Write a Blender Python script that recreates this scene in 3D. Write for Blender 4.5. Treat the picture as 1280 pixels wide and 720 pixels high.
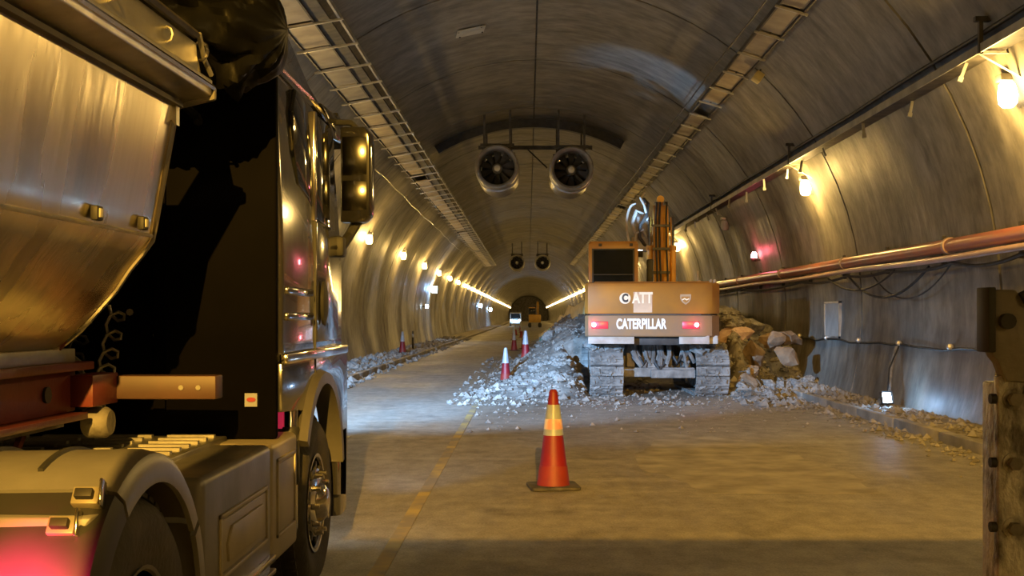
import bpy, bmesh, math, random
from mathutils import Vector, Matrix, noise, Euler

for o in list(bpy.data.objects):
    bpy.data.objects.remove(o)
SC = bpy.context.scene
COL = SC.collection
random.seed(7)
PI = math.pi

# ------------------------------------------------------------------ camera
F = 1480.0                      # focal length in pixels of the 1280x720 frame
CAMZ = 1.7
cd = bpy.data.cameras.new('camera')
cd.sensor_width = 36.0
cd.lens = 36.0 * F / 1280.0
cd.shift_x = -20.0 / 1280.0     # the tunnel axis runs to (660, 395)
cd.shift_y = 35.0 / 1280.0
cd.clip_start = 0.05
cd.clip_end = 600
cam = bpy.data.objects.new('camera', cd)
cam.location = (0, 0, CAMZ)
cam.rotation_euler = (PI / 2, 0, 0)
COL.objects.link(cam)
SC.camera = cam

# ------------------------------------------------------------------ world, view, light levels
w = bpy.data.worlds.new('world')
w.use_nodes = True
w.node_tree.nodes['Background'].inputs[0].default_value = (0.01, 0.009, 0.007, 1)
w.node_tree.nodes['Background'].inputs[1].default_value = 0.0
SC.world = w
vs = SC.view_settings
vs.view_transform = 'Standard'
vs.look = 'None'
vs.gamma = 1.0
vs.use_curve_mapping = False
vs.exposure = 0.0
SC.cycles.use_denoising = True
SC.cycles.max_bounces = 8
SC.cycles.diffuse_bounces = 5
SC.cycles.glossy_bounces = 4
SC.cycles.sample_clamp_indirect = 6.0

WARM = (1.0, 0.62, 0.17)        # wall lamps
SODIUM = (1.0, 0.52, 0.07)      # flood on the mast behind the camera
COLD = (0.30, 0.58, 1.0)        # headlamps and LED floods
P_LAMP = 230.0
P_MAST = 44000.0
P_HEAD = 700.0
P_LED = 30000.0
P_ARM = 420.0
P_FLARE = 130.0

# ------------------------------------------------------------------ tunnel numbers
TX, TZ, TR = 0.2, 1.85, 6.6     # axis and radius of the lining
Y0, BAY, NB = 31.2 - 7.1 * 9, 7.1, 62
YEND = Y0 + BAY * NB
KL, KR = -4.56, 5.55            # kerb lines


def lx(z):
    return math.sqrt(max(0.0, TR * TR - (z - TZ) ** 2))


# ------------------------------------------------------------------ materials
MATS = {}


def mat(name, c1, c2=None, scale=4.0, rough=0.5, r2=None, metal=0.0, bump=0.0, bscale=None,
        stretch=(1, 1, 1), coord='Object', detail=6.0, emis=None, estr=0.0, lo=0.35, hi=0.65, coat=0.0, c3=None):
    if name in MATS:
        return MATS[name]
    m = bpy.data.materials.new(name)
    m.use_nodes = True
    nt = m.node_tree
    b = nt.nodes['Principled BSDF']
    c2 = c2 or tuple(x * 0.8 for x in c1)
    co = nt.nodes.new('ShaderNodeNewGeometry') if coord == 'Position' else nt.nodes.new('ShaderNodeTexCoord')
    out = co.outputs['Position'] if coord == 'Position' else co.outputs[coord]
    mp = nt.nodes.new('ShaderNodeMapping')
    mp.inputs['Scale'].default_value = stretch
    nt.links.new(out, mp.inputs[0])
    nz = nt.nodes.new('ShaderNodeTexNoise')
    nz.inputs['Scale'].default_value = scale
    nz.inputs['Detail'].default_value = detail
    nt.links.new(mp.outputs[0], nz.inputs['Vector'])
    rp = nt.nodes.new('ShaderNodeValToRGB')
    rp.color_ramp.elements[0].position = lo
    rp.color_ramp.elements[1].position = hi
    rp.color_ramp.elements[0].color = (*c1, 1)
    rp.color_ramp.elements[1].color = (*c2, 1)
    if c3:
        e = rp.color_ramp.elements.new((lo + hi) / 2)
        e.color = (*c3, 1)
    nt.links.new(nz.outputs['Fac'], rp.inputs[0])
    nt.links.new(rp.outputs[0], b.inputs['Base Color'])
    b.inputs['Roughness'].default_value = rough
    b.inputs['Metallic'].default_value = metal
    b.inputs['Coat Weight'].default_value = coat
    if r2 is not None:
        mr = nt.nodes.new('ShaderNodeMapRange')
        mr.inputs[1].default_value = 0.3
        mr.inputs[2].default_value = 0.7
        mr.inputs[3].default_value = rough
        mr.inputs[4].default_value = r2
        nt.links.new(nz.outputs['Fac'], mr.inputs[0])
        nt.links.new(mr.outputs[0], b.inputs['Roughness'])
    if bump > 0:
        n2 = nt.nodes.new('ShaderNodeTexNoise')
        n2.inputs['Scale'].default_value = bscale or scale * 6
        n2.inputs['Detail'].default_value = 4
        nt.links.new(mp.outputs[0], n2.inputs['Vector'])
        bp = nt.nodes.new('ShaderNodeBump')
        bp.inputs['Strength'].default_value = bump
        bp.inputs['Distance'].default_value = 0.02
        nt.links.new(n2.outputs['Fac'], bp.inputs['Height'])
        nt.links.new(bp.outputs[0], b.inputs['Normal'])
    if emis:
        b.inputs['Emission Color'].default_value = (*emis, 1)
        b.inputs['Emission Strength'].default_value = estr
    MATS[name] = m
    return m


def mixnode(nt, fac, a, b_, kind='MIX'):
    n = nt.nodes.new('ShaderNodeMix')
    n.data_type = 'RGBA'
    n.blend_type = kind
    for s, v in ((0, fac), (6, a), (7, b_)):
        if hasattr(v, 'is_linked'):
            nt.links.new(v, n.inputs[s])
        elif isinstance(v, (int, float)):
            n.inputs[s].default_value = v
        else:
            n.inputs[s].default_value = (*v, 1)
    return n.outputs[2]


def nzfac(nt, vec, stretch, scale, detail, lo, hi, rough=0.5):
    mp = nt.nodes.new('ShaderNodeMapping')
    mp.inputs['Scale'].default_value = stretch
    nt.links.new(vec, mp.inputs[0])
    nz = nt.nodes.new('ShaderNodeTexNoise')
    nz.inputs['Scale'].default_value = scale
    nz.inputs['Detail'].default_value = detail
    nz.inputs['Roughness'].default_value = rough
    nt.links.new(mp.outputs[0], nz.inputs['Vector'])
    mr = nt.nodes.new('ShaderNodeMapRange')
    mr.inputs[1].default_value = lo
    mr.inputs[2].default_value = hi
    nt.links.new(nz.outputs['Fac'], mr.inputs[0])
    return mr.outputs[0]


def lining_mat():
    m = bpy.data.materials.new('lining_concrete')
    m.use_nodes = True
    nt = m.node_tree
    b = nt.nodes['Principled BSDF']
    g = nt.nodes.new('ShaderNodeNewGeometry').outputs['Position']
    big = nzfac(nt, g, (0.7, 1, 0.7), 0.42, 6, 0.40, 0.60)
    hoop = nzfac(nt, g, (0.30, 1.3, 0.30), 0.9, 7, 0.42, 0.64, 0.6)
    fine = nzfac(nt, g, (0.35, 3.0, 0.35), 2.2, 5, 0.55, 0.78, 0.65)
    along = nzfac(nt, g, (2.0, 0.25, 2.0), 0.9, 5, 0.35, 0.7)
    c = mixnode(nt, big, (0.105, 0.094, 0.074), (0.25, 0.23, 0.19))
    c = mixnode(nt, hoop, c, (0.055, 0.05, 0.042))
    c = mixnode(nt, along, c, mixnode(nt, 0.5, c, (0.17, 0.16, 0.14)))
    c = mixnode(nt, fine, c, (0.27, 0.255, 0.225))
    mott = nzfac(nt, g, (0.6, 1.0, 0.6), 2.8, 8, 0.38, 0.64, 0.65)
    c = mixnode(nt, 0.5, c, mixnode(nt, mott, (0.075, 0.066, 0.053), (0.26, 0.24, 0.20)))
    nt.links.new(c, b.inputs['Base Color'])
    mr = nt.nodes.new('ShaderNodeMapRange')
    mr.inputs[3].default_value = 0.48
    mr.inputs[4].default_value = 0.75
    nt.links.new(big, mr.inputs[0])
    nt.links.new(mr.outputs[0], b.inputs['Roughness'])
    bp = nt.nodes.new('ShaderNodeBump')
    bp.inputs['Strength'].default_value = 0.35
    bp.inputs['Distance'].default_value = 0.03
    hb = nzfac(nt, g, (0.5, 1.2, 0.5), 2.4, 6, 0.2, 0.8)
    nt.links.new(hb, bp.inputs['Height'])
    nt.links.new(bp.outputs[0], b.inputs['Normal'])
    return m


def road_mat():
    m = bpy.data.materials.new('muddy_asphalt')
    m.use_nodes = True
    nt = m.node_tree
    b = nt.nodes['Principled BSDF']
    g = nt.nodes.new('ShaderNodeNewGeometry').outputs['Position']
    big = nzfac(nt, g, (1, 0.45, 1), 0.55, 6, 0.36, 0.64)
    lanes = nzfac(nt, g, (2.2, 0.10, 1), 0.8, 5, 0.38, 0.66)
    spots = nzfac(nt, g, (0.7, 0.8, 1), 1.9, 7, 0.53, 0.68, 0.62)
    cross = nzfac(nt, g, (0.35, 1.6, 1), 1.1, 6, 0.52, 0.70)
    grit = nzfac(nt, g, (1, 1, 1), 60, 3, 0.35, 0.75)
    c = mixnode(nt, big, (0.14, 0.125, 0.102), (0.33, 0.30, 0.25))
    c = mixnode(nt, lanes, c, (0.30, 0.28, 0.24))
    c = mixnode(nt, cross, c, (0.42, 0.385, 0.32))
    c = mixnode(nt, spots, c, (0.09, 0.08, 0.066))
    mott = nzfac(nt, g, (1, 0.6, 1), 5.0, 8, 0.40, 0.62, 0.7)
    c = mixnode(nt, 0.45, c, mixnode(nt, mott, (0.10, 0.09, 0.075), (0.38, 0.35, 0.30)))
    c = mixnode(nt, 0.30, c, mixnode(nt, grit, (0.06, 0.055, 0.05), (0.46, 0.43, 0.38)))
    nt.links.new(c, b.inputs['Base Color'])
    mr = nt.nodes.new('ShaderNodeMapRange')
    mr.inputs[3].default_value = 0.52
    mr.inputs[4].default_value = 0.85
    nt.links.new(big, mr.inputs[0])
    nt.links.new(mr.outputs[0], b.inputs['Roughness'])
    bp = nt.nodes.new('ShaderNodeBump')
    bp.inputs['Strength'].default_value = 0.5
    bp.inputs['Distance'].default_value = 0.012
    hb = nzfac(nt, g, (1, 1, 1), 9, 7, 0.2, 0.8, 0.65)
    nt.links.new(hb, bp.inputs['Height'])
    nt.links.new(bp.outputs[0], b.inputs['Normal'])
    return m


M_LIN = lining_mat()
M_ROAD = road_mat()
M_KERB = mat('kerb_concrete', (0.20, 0.185, 0.16), (0.36, 0.33, 0.28), 2.2, 0.8, bump=0.4, coord='Position')
M_WALK = mat('walkway_dirt', (0.15, 0.13, 0.105), (0.31, 0.27, 0.21), 1.6, 0.9, bump=0.7, bscale=14, coord='Position')
M_LINE = mat('worn_yellow_paint', (0.44, 0.33, 0.11), (0.22, 0.19, 0.14), 2.5, 0.7, coord='Position', lo=0.38, hi=0.60)
M_STEEL = mat('galvanised_steel', (0.30, 0.29, 0.27), (0.46, 0.45, 0.42), 3, 0.42, metal=0.7, bump=0.1)
M_DKST = mat('sooty_steel', (0.035, 0.032, 0.028), (0.09, 0.08, 0.07), 5, 0.55, metal=0.4)
M_BLACK = mat('black_rubber', (0.012, 0.012, 0.012), (0.03, 0.03, 0.028), 6, 0.6)
M_PLATE = mat('tray_plate', (0.36, 0.30, 0.20), (0.22, 0.18, 0.13), 2.5, 0.55, metal=0.25, coord='Position')
M_PIPE = mat('red_oxide_pipe', (0.50, 0.17, 0.11), (0.38, 0.20, 0.15), 2.0, 0.32, metal=0.15, coord='Position')
M_PIPE2 = mat('pale_pipe', (0.58, 0.36, 0.29), (0.42, 0.30, 0.25), 2.0, 0.4, coord='Position')
M_LAMP = mat('warm_glass', (0.9, 0.8, 0.6), rough=0.4, emis=(1.0, 0.72, 0.34), estr=14.0)
M_LAMP0 = mat('unlit_glass', (0.55, 0.53, 0.48), (0.4, 0.38, 0.34), rough=0.25)
M_COLD = mat('cold_led', (0.9, 0.95, 1.0), rough=0.4, emis=(0.72, 0.88, 1.0), estr=22.0)
M_REDL = mat('red_lens', (0.7, 0.02, 0.03), rough=0.3, emis=(1.0, 0.05, 0.12), estr=10.0)
M_REDH = mat('red_bulb', (0.9, 0.1, 0.1), rough=0.3, emis=(1.0, 0.35, 0.38), estr=24.0)
M_REDD = mat('red_lens_dim', (0.45, 0.03, 0.04), rough=0.3, emis=(1.0, 0.04, 0.12), estr=0.35)
M_FAN = mat('fan_casing', (0.52, 0.50, 0.46), (0.36, 0.34, 0.31), 5, 0.38, metal=0.55)
M_BLADE = mat('fan_blade', (0.06, 0.058, 0.053), (0.11, 0.10, 0.09), 4, 0.45, metal=0.5)
M_ALU = mat('polished_aluminium', (0.80, 0.72, 0.58), (0.62, 0.55, 0.43), 1.6, 0.20, r2=0.34, metal=1.0, bump=0.30, bscale=2.6,
            stretch=(1, 2.4, 0.35))
M_ALUR = mat('rail_aluminium', (0.80, 0.77, 0.70), (0.58, 0.55, 0.49), 6, 0.30, r2=0.45, metal=1.0, bump=0.15, bscale=8)
M_CAB = mat('black_gloss_paint', (0.012, 0.012, 0.014), (0.02, 0.02, 0.022), 3, 0.10, metal=0.0, coat=1.0)
M_CABS = mat('dark_silver_paint', (0.15, 0.15, 0.16), (0.20, 0.20, 0.21), 2, 0.14, metal=0.85, coat=0.7, bump=0.05, bscale=3)
M_MATT = mat('matt_black_panel', (0.0010, 0.0008, 0.0012), (0.0018, 0.0015, 0.002), 3, 0.6)
M_MATT.node_tree.nodes['Principled BSDF'].inputs['Specular IOR Level'].default_value = 0.03
M_GLASS = mat('dark_tinted_glass', (0.01, 0.012, 0.012), (0.015, 0.016, 0.016), 3, 0.04, coat=1.0)
M_CHROME = mat('chrome', (0.82, 0.80, 0.77), (0.70, 0.68, 0.65), 6, 0.12, metal=1.0)
M_MIR = mat('dim_mirror', (0.10, 0.10, 0.10), (0.07, 0.07, 0.07), 5, 0.16, metal=1.0)
M_TYRE = mat('tyre_rubber', (0.022, 0.020, 0.018), (0.055, 0.048, 0.04), 5, 0.75, bump=0.3, bscale=40)
M_FEND = mat('grey_mudguard_plastic', (0.19, 0.185, 0.18), (0.155, 0.15, 0.145), 4, 0.36, bump=0.05)
M_FLAP = mat('black_flap_plastic', (0.030, 0.029, 0.028), (0.022, 0.021, 0.020), 4, 0.5)
M_SKIRT = mat('side_box_alloy', (0.22, 0.21, 0.20), (0.16, 0.155, 0.145), 2.5, 0.33, r2=0.5, metal=0.55, bump=0.08)
M_SKTAN = mat('tan_side_panel', (0.34, 0.30, 0.23), (0.26, 0.23, 0.175), 3, 0.42, metal=0.2)
M_RED = mat('trailer_red_paint', (0.15, 0.026, 0.02), (0.10, 0.024, 0.02), 3, 0.40, bump=0.1)
M_RUST = mat('dusty_red_bar', (0.075, 0.032, 0.022), (0.05, 0.024, 0.018), 4, 0.5)
M_TARP = mat('black_tarpaulin', (0.003, 0.003, 0.003), (0.006, 0.006, 0.005), 4, 0.40, bump=0.2, bscale=10)
M_TARP.node_tree.nodes['Principled BSDF'].inputs['Specular IOR Level'].default_value = 0.10
M_TREAD = mat('tread_plate', (0.34, 0.33, 0.30), (0.20, 0.19, 0.17), 5, 0.38, metal=0.7)
M_EXC = mat('excavator_yellow', (0.38, 0.165, 0.018), (0.24, 0.115, 0.03), 2.0, 0.42, bump=0.05, lo=0.3, hi=0.75)
M_EXCD = mat('dusty_excavator_yellow', (0.26, 0.14, 0.055), (0.20, 0.125, 0.07), 3.0, 0.6, bump=0.1)
M_EXCB = mat('bright_boom_yellow', (0.50, 0.26, 0.035), (0.38, 0.18, 0.03), 3.0, 0.42, bump=0.05)
M_EXW = mat('dusty_pale_plate', (0.42, 0.38, 0.34), (0.30, 0.25, 0.2), 4, 0.7)
M_MUD = mat('dried_grey_mud', (0.10, 0.097, 0.09), (0.24, 0.23, 0.215), 5, 0.9, bump=0.8, bscale=14)
M_IRON = mat('muddy_iron', (0.10, 0.095, 0.09), (0.26, 0.245, 0.225), 5, 0.75, metal=0.2, bump=0.5, bscale=18)
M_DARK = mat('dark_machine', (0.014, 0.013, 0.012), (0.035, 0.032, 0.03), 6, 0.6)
M_WHITE = mat('white_lettering', (0.85, 0.84, 0.80), (0.72, 0.71, 0.68), 8, 0.5)
M_CREAM = mat('cream_lettering', (0.90, 0.80, 0.62), (0.82, 0.70, 0.52), 8, 0.5)
M_CONER = mat('cone_red', (0.22, 0.005, 0.012), (0.17, 0.007, 0.013), 5, 0.5)
M_CONEO = mat('cone_orange', (0.25, 0.022, 0.015), (0.19, 0.02, 0.014), 5, 0.55)
M_CONEW = mat('cone_sleeve', (0.36, 0.40, 0.46), (0.27, 0.30, 0.34), 6, 0.35)
M_CONEB = mat('cone_base', (0.035, 0.033, 0.03), (0.09, 0.08, 0.07), 8, 0.8)
M_EARTH = mat('earth_and_rubble', (0.09, 0.083, 0.072), (0.26, 0.245, 0.22), 2.6, 0.95, bump=1.0, bscale=9, detail=9, coord='Position')
M_CLAY = mat('brown_clay', (0.14, 0.10, 0.065), (0.27, 0.20, 0.13), 3.0, 0.95, bump=1.0, bscale=10, coord='Position')
M_ROCK = mat('broken_rock', (0.12, 0.114, 0.105), (0.30, 0.29, 0.27), 3.5, 0.85, bump=0.6, bscale=14)
M_ROCKP = mat('pinkish_rock', (0.44, 0.30, 0.27), (0.55, 0.42, 0.38), 4, 0.85, bump=0.6, bscale=16)
M_PEB = mat('pebbles', (0.12, 0.11, 0.097), (0.30, 0.28, 0.25), 1.8, 0.9, coord='Position')
M_YEL = mat('machine_yellow', (0.62, 0.36, 0.05), (0.50, 0.28, 0.05), 4, 0.45)
M_BOLTP = mat('worn_steel_plate', (0.60, 0.58, 0.56), (0.10, 0.09, 0.08), 16, 0.45, metal=0.2, lo=0.42, hi=0.60, bump=0.25, stretch=(1, 1, 0.6), detail=8)
M_SIGN = mat('pale_panel', (0.42, 0.41, 0.37), (0.34, 0.33, 0.30), 4, 0.6)
M_STICK = mat('sticker_white', (0.26, 0.28, 0.36), rough=0.4)
M_STICR = mat('sticker_red', (0.3, 0.03, 0.05), rough=0.4)
M_TEAL = mat('teal_sheet', (0.05, 0.36, 0.36), (0.08, 0.45, 0.42), 4, 0.5)
M_RIBBON = mat('ribbon_yellow', (0.72, 0.56, 0.26), (0.56, 0.42, 0.18), 3, 0.7, stretch=(1, 0.2, 1))
M_VAN = mat('van_paint', (0.5, 0.5, 0.48), rough=0.35)


# ------------------------------------------------------------------ mesh builder
class MB:
    def __init__(self):
        self.v, self.f = [], []

    def add(self, vs_, fs):
        k = len(self.v)
        self.v += [Vector(p) for p in vs_]
        self.f += [tuple(i + k for i in f) for f in fs]
        return self

    def bx(self, x0, x1, y0, y1, z0, z1):
        return self.add([(x0, y0, z0), (x1, y0, z0), (x1, y1, z0), (x0, y1, z0), (x0, y0, z1), (x1, y0, z1), (x1, y1, z1), (x0, y1, z1)],
                        [(0, 3, 2, 1), (4, 5, 6, 7), (0, 1, 5, 4), (1, 2, 6, 5), (2, 3, 7, 6), (3, 0, 4, 7)])

    def box(self, c, s, rot=(0, 0, 0)):
        R = Euler(rot).to_matrix()
        t = MB().bx(-s[0] / 2, s[0] / 2, -s[1] / 2, s[1] / 2, -s[2] / 2, s[2] / 2)
        return self.add([R @ p + Vector(c) for p in t.v], t.f)

    def loft(self, rings, caps=True, closed=True):
        k = len(self.v)
        n = len(rings[0])
        for r in rings:
            self.v += [Vector(p) for p in r]
        for i in range(len(rings) - 1):
            for j in range(n if closed else n - 1):
                a, b = k + i * n + j, k + i * n + (j + 1) % n
                self.f.append((a, b, b + n, a + n))
        if caps and closed:
            self.f.append(tuple(k + j for j in reversed(range(n))))
            self.f.append(tuple(k + (len(rings) - 1) * n + j for j in range(n)))
        return self

    def tube(self, pts, r, n=8, caps=True):
        pts = [Vector(p) for p in pts]
        rs = r if isinstance(r, (list, tuple)) else [r] * len(pts)
        rings = []
        up = None
        for i, p in enumerate(pts):
            a = pts[max(0, i - 1)]
            b = pts[min(len(pts) - 1, i + 1)]
            d = (b - a).normalized()
            if up is None:
                up = Vector((0, 0, 1)) if abs(d.z) < 0.9 else Vector((0, 1, 0))
            s = d.cross(up)
            if s.length < 1e-6:
                s = d.cross(Vector((1, 0, 0)))
            s.normalize()
            u = s.cross(d).normalized()
            up = u
            rings.append([p + s * (rs[i] * math.cos(2 * PI * j / n)) + u * (rs[i] * math.sin(2 * PI * j / n)) for j in range(n)])
        return self.loft(rings, caps)

    def cyl(self, p0, p1, r0, r1=None, n=16):
        return self.tube([p0, p1], [r0, r0 if r1 is None else r1], n)

    def lathe(self, prof, axis='z', c=(0, 0, 0), n=24, caps=True):
        rings = []
        c = Vector(c)
        for r, h in prof:
            ring = []
            for j in range(n):
                a = 2 * PI * j / n
                p = (r * math.cos(a), r * math.sin(a))
                ring.append(c + Vector({'z': (p[0], p[1], h), 'x': (h, p[0], p[1]), 'y': (p[0], h, p[1])}[axis]))
            rings.append(ring)
        return self.loft(rings, caps)

    def prism(self, poly, axis, a0, a1):
        def pt(p, a):
            return {'x': (a, p[0], p[1]), 'y': (p[0], a, p[1]), 'z': (p[0], p[1], a)}[axis]
        return self.loft([[pt(p, a0) for p in poly], [pt(p, a1) for p in poly]])

    def xf(self, m):
        self.v = [m @ p for p in self.v]
        return self

    def mesh(self, name, m, bevel=0.0, smooth=40, bseg=2):
        me = bpy.data.meshes.new(name)
        me.from_pydata(self.v, [], self.f)
        bm = bmesh.new()
        bm.from_mesh(me)
        bmesh.ops.recalc_face_normals(bm, faces=bm.faces)
        if bevel > 0:
            es = [e for e in bm.edges if len(e.link_faces) == 2 and e.calc_face_angle() > 0.6]
            bmesh.ops.bevel(bm, geom=es, offset=bevel, segments=bseg, profile=0.5, affect='EDGES', clamp_overlap=True)
        bm.to_mesh(me)
        bm.free()
        me.materials.append(m)
        if smooth:
            me.shade_smooth()
            me.set_sharp_from_angle(angle=math.radians(smooth))
        return me

    def build(self, name, m, parent=None, bevel=0.0, smooth=40, bseg=2, loc=None):
        return link(name, self.mesh(name, m, bevel, smooth, bseg), parent, loc)


def link(name, me, parent=None, loc=None, rot=None):
    o = bpy.data.objects.new(name, me)
    COL.objects.link(o)
    if parent:
        o.parent = parent
    if loc is not None:
        o.location = loc
    if rot is not None:
        o.rotation_euler = rot
    return o


def tag(o, label=None, cat=None, group=None, kind=None):
    if label:
        o['label'] = label
    if cat:
        o['category'] = cat
    if group:
        o['group'] = group
    if kind:
        o['kind'] = kind
    return o


def thing(name, label, cat, loc=(0, 0, 0), rz=0.0, group=None):
    o = link(name, None, None, loc, (0, 0, rz))
    return tag(o, label, cat, group)


def struct(o):
    o['kind'] = 'structure'
    return o


def dup(root, loc, rz=None, label=None, group=None, parent=None):
    r = root.copy()
    COL.objects.link(r)
    r.location = loc
    if rz is not None:
        r.rotation_euler = (0, 0, rz)
    if label:
        r['label'] = label
    if group:
        r['group'] = group
    for ch in list(root.children):
        c = ch.copy()
        COL.objects.link(c)
        c.parent = r
        for g in ch.children:
            d = g.copy()
            COL.objects.link(d)
            d.parent = c
    return r


def light(name, kind, parent, loc, color, power, radius=0.1, aim=None, size=1.0, blend=0.3):
    ld = bpy.data.lights.new(name, kind)
    ld.color = color
    ld.energy = power
    if kind == 'SPOT':
        ld.spot_size = size
        ld.spot_blend = blend
    ld.shadow_soft_size = radius
    o = bpy.data.objects.new(name, ld)
    COL.objects.link(o)
    o.location = loc
    if parent:
        o.parent = parent
    if aim:
        o.rotation_euler = Vector(aim).to_track_quat('-Z', 'Y').to_euler()
    return o


def rrect(w2, y0, y1, rf, rr, z, n=4):
    """rounded rectangle in plan, front corners rf, rear corners rr"""
    pts = []
    for cx, cy, r, a0 in ((w2 - rf, y1 - rf, rf, 0), (-w2 + rf, y1 - rf, rf, 90), (-w2 + rr, y0 + rr, rr, 180), (w2 - rr, y0 + rr, rr, 270)):
        for i in range(n + 1):
            a = math.radians(a0 + 90 * i / n)
            pts.append((cx + r * math.cos(a), cy + r * math.sin(a), z))
    return pts


# ================================================================== STRUCTURE
def panel_mesh(a0, a1, n, name):
    """one bay of lining between two angles; its edges step back into the joint"""
    mb = MB()
    g, dp = 0.045, 0.09
    st = [(0.0, TR + dp), (g, TR + dp), (g, TR), (BAY - g, TR), (BAY - g, TR + dp), (BAY, TR + dp)]
    rows = []
    for y, r in st:
        rows.append([(TX + r * math.cos(a0 + (a1 - a0) * i / n), y, TZ + r * math.sin(a0 + (a1 - a0) * i / n)) for i in range(n + 1)])
    mb.loft(rows, caps=False, closed=False)
    me = bpy.data.meshes.new(name)
    me.from_pydata(mb.v, [], mb.f)
    me.materials.append(M_LIN)
    me.shade_smooth()
    me.set_sharp_from_angle(angle=math.radians(40))
    return me


AB = math.asin((-0.1 - TZ) / TR)            # foot of the wall
AS = math.radians(52.0)
GAP = 0.0032
wall_r = struct(link('wall_right', None))
wall_l = struct(link('wall_left', None))
ceil_ = struct(link('ceiling', None))
pr = panel_mesh(AB, AS, 14, 'wall_panel')
pl = panel_mesh(PI - AB, PI - AS, 14, 'wall_panel')
cr = panel_mesh(AS, PI / 2 - GAP, 8, 'vault_panel')
cl = panel_mesh(PI - AS, PI / 2 + GAP, 8, 'vault_panel')
for k in range(NB):
    y = Y0 + BAY * k
    link('lining_panel', pr, wall_r, (0, y, 0))
    link('lining_panel', pl, wall_l, (0, y, 0))
    link('vault_panel', cr, ceil_, (0, y, 0))
    link('vault_panel', cl, ceil_, (0, y, 0))
MB().bx(TX - 0.05, TX + 0.05, Y0, YEND, TZ + TR + 0.02, TZ + TR + 0.1).build('crown_seam', M_DKST, ceil_, smooth=0)
for nm, yy, t in (('wall_back', Y0 - 0.4, 0.4), ('wall_front', YEND, 0.4)):
    struct(MB().lathe([(TR + 0.2, yy), (TR + 0.2, yy + t)], 'y', (TX, 0, TZ), 48).build(nm, M_KERB if nm == 'wall_front' else M_LIN))

# floor
struct(MB().bx(KL, KR, Y0, YEND, -0.3, 0.0).build('floor', M_ROAD, smooth=0))
WL, WR = TX - lx(0.1), TX + lx(0.1)
struct(MB().bx(WL - 0.1, KL - 0.16, Y0, YEND, -0.3, 0.12).build('floor_walkway', M_WALK, smooth=0))
struct(MB().bx(KR + 0.16, WR + 0.1, Y0, YEND, -0.3, 0.12).build('floor_walkway', M_WALK, smooth=0))
for side, x0, x1 in ((1, KR, KR + 0.16), (-1, KL - 0.16, KL)):
    tr = struct(link('trim_1' if side > 0 else 'trim_2', None))
    ks = MB().bx(x0, x1, 0.012, 1.988, -0.3, 0.15).mesh('kerb_stone', M_KERB, bevel=0.015)
    for i in range(55):
        link('kerb_stone', ks, tr, (random.uniform(-0.008, 0.008), -20 + 2 * i, random.uniform(-0.012, 0.006)))
    MB().bx(x0, x1, 90, YEND, -0.3, 0.15).build('kerb_run', M_KERB, tr, smooth=0)
ln = MB()
ln.bx(-1.05, -0.94, -5, 24, 0.0, 0.004)
struct(ln.build('trim_3', M_LINE, smooth=0))
# patched asphalt: slightly proud slabs
pt = MB()
edge = [(1.72, 11.35), (3.36, 11.3), (3.5, 12.6), (3.3, 14.5), (2.9, 16.4), (2.2, 17.2), (1.75, 16.2), (1.35, 14.6), (1.25, 13.2), (1.6, 12.2)]
ring_ = []
for k in range(len(edge)):
    a_, b_ = edge[k], edge[(k + 1) % len(edge)]
    for q in range(5):
        u = q / 5
        x_, y_ = a_[0] + (b_[0] - a_[0]) * u, a_[1] + (b_[1] - a_[1]) * u
        jt = 0.10 if k else 0.02
        ring_.append((x_ + jt * noise.noise(Vector((x_ * 4, y_ * 4, 1))), y_ + jt * 2 * noise.noise(Vector((x_ * 4, y_ * 4, 6)))))
pt.prism(ring_, 'z', 0.0, 0.0015)
M_PATCH = mat('pale_patch', (0.36, 0.33, 0.275), (0.20, 0.182, 0.15), 2.4, 0.8, bump=0.5, bscale=12, coord='Position', detail=8)
tag(pt.build('road_patch', M_PATCH, smooth=0), 'pale worn patch of mortar on the road beside the tall cone', 'road patch')

# ================================================================== TUNNEL FITTINGS
# --- wall lamps
XL, ZL_ = -5.72, CAMZ + 2.76
XR, ZR_ = 6.12, CAMZ + 2.83


def lamp_proto(side, lit, lab, grp):
    t = thing('wall_lamp', lab, 'lamp', (0, 0, 0), 0, grp)
    s = side
    MB().tube([(s * 0.32, 0, 0.42), (s * 0.05, 0, 0.45), (0, 0, 0.36), (0, 0, 0.24)], 0.014, 6).build('bracket', M_DKST, t)
    MB().bx(-0.13, 0.13, -0.1, 0.1, 0.16, 0.25).build('housing', M_STEEL, t, bevel=0.015)
    MB().lathe([(0.07, 0.16), (0.115, 0.12), (0.125, 0.0), (0.115, -0.12), (0.07, -0.17)], 'z', n=14).build('bulb', M_LAMP if lit else M_LAMP0, t)
    if lit:
        light('bulb_light', 'POINT', t, (-s * 0.30, 0, -0.1), WARM, P_LAMP, 0.12)
    return t


def far_lamp(r, i):
    # deep in the tunnel one light source stands for two neighbouring bulbs
    if i > 11 and i % 2:
        for c in list(r.children):
            if c.type == 'LIGHT':
                bpy.data.objects.remove(c)


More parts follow.
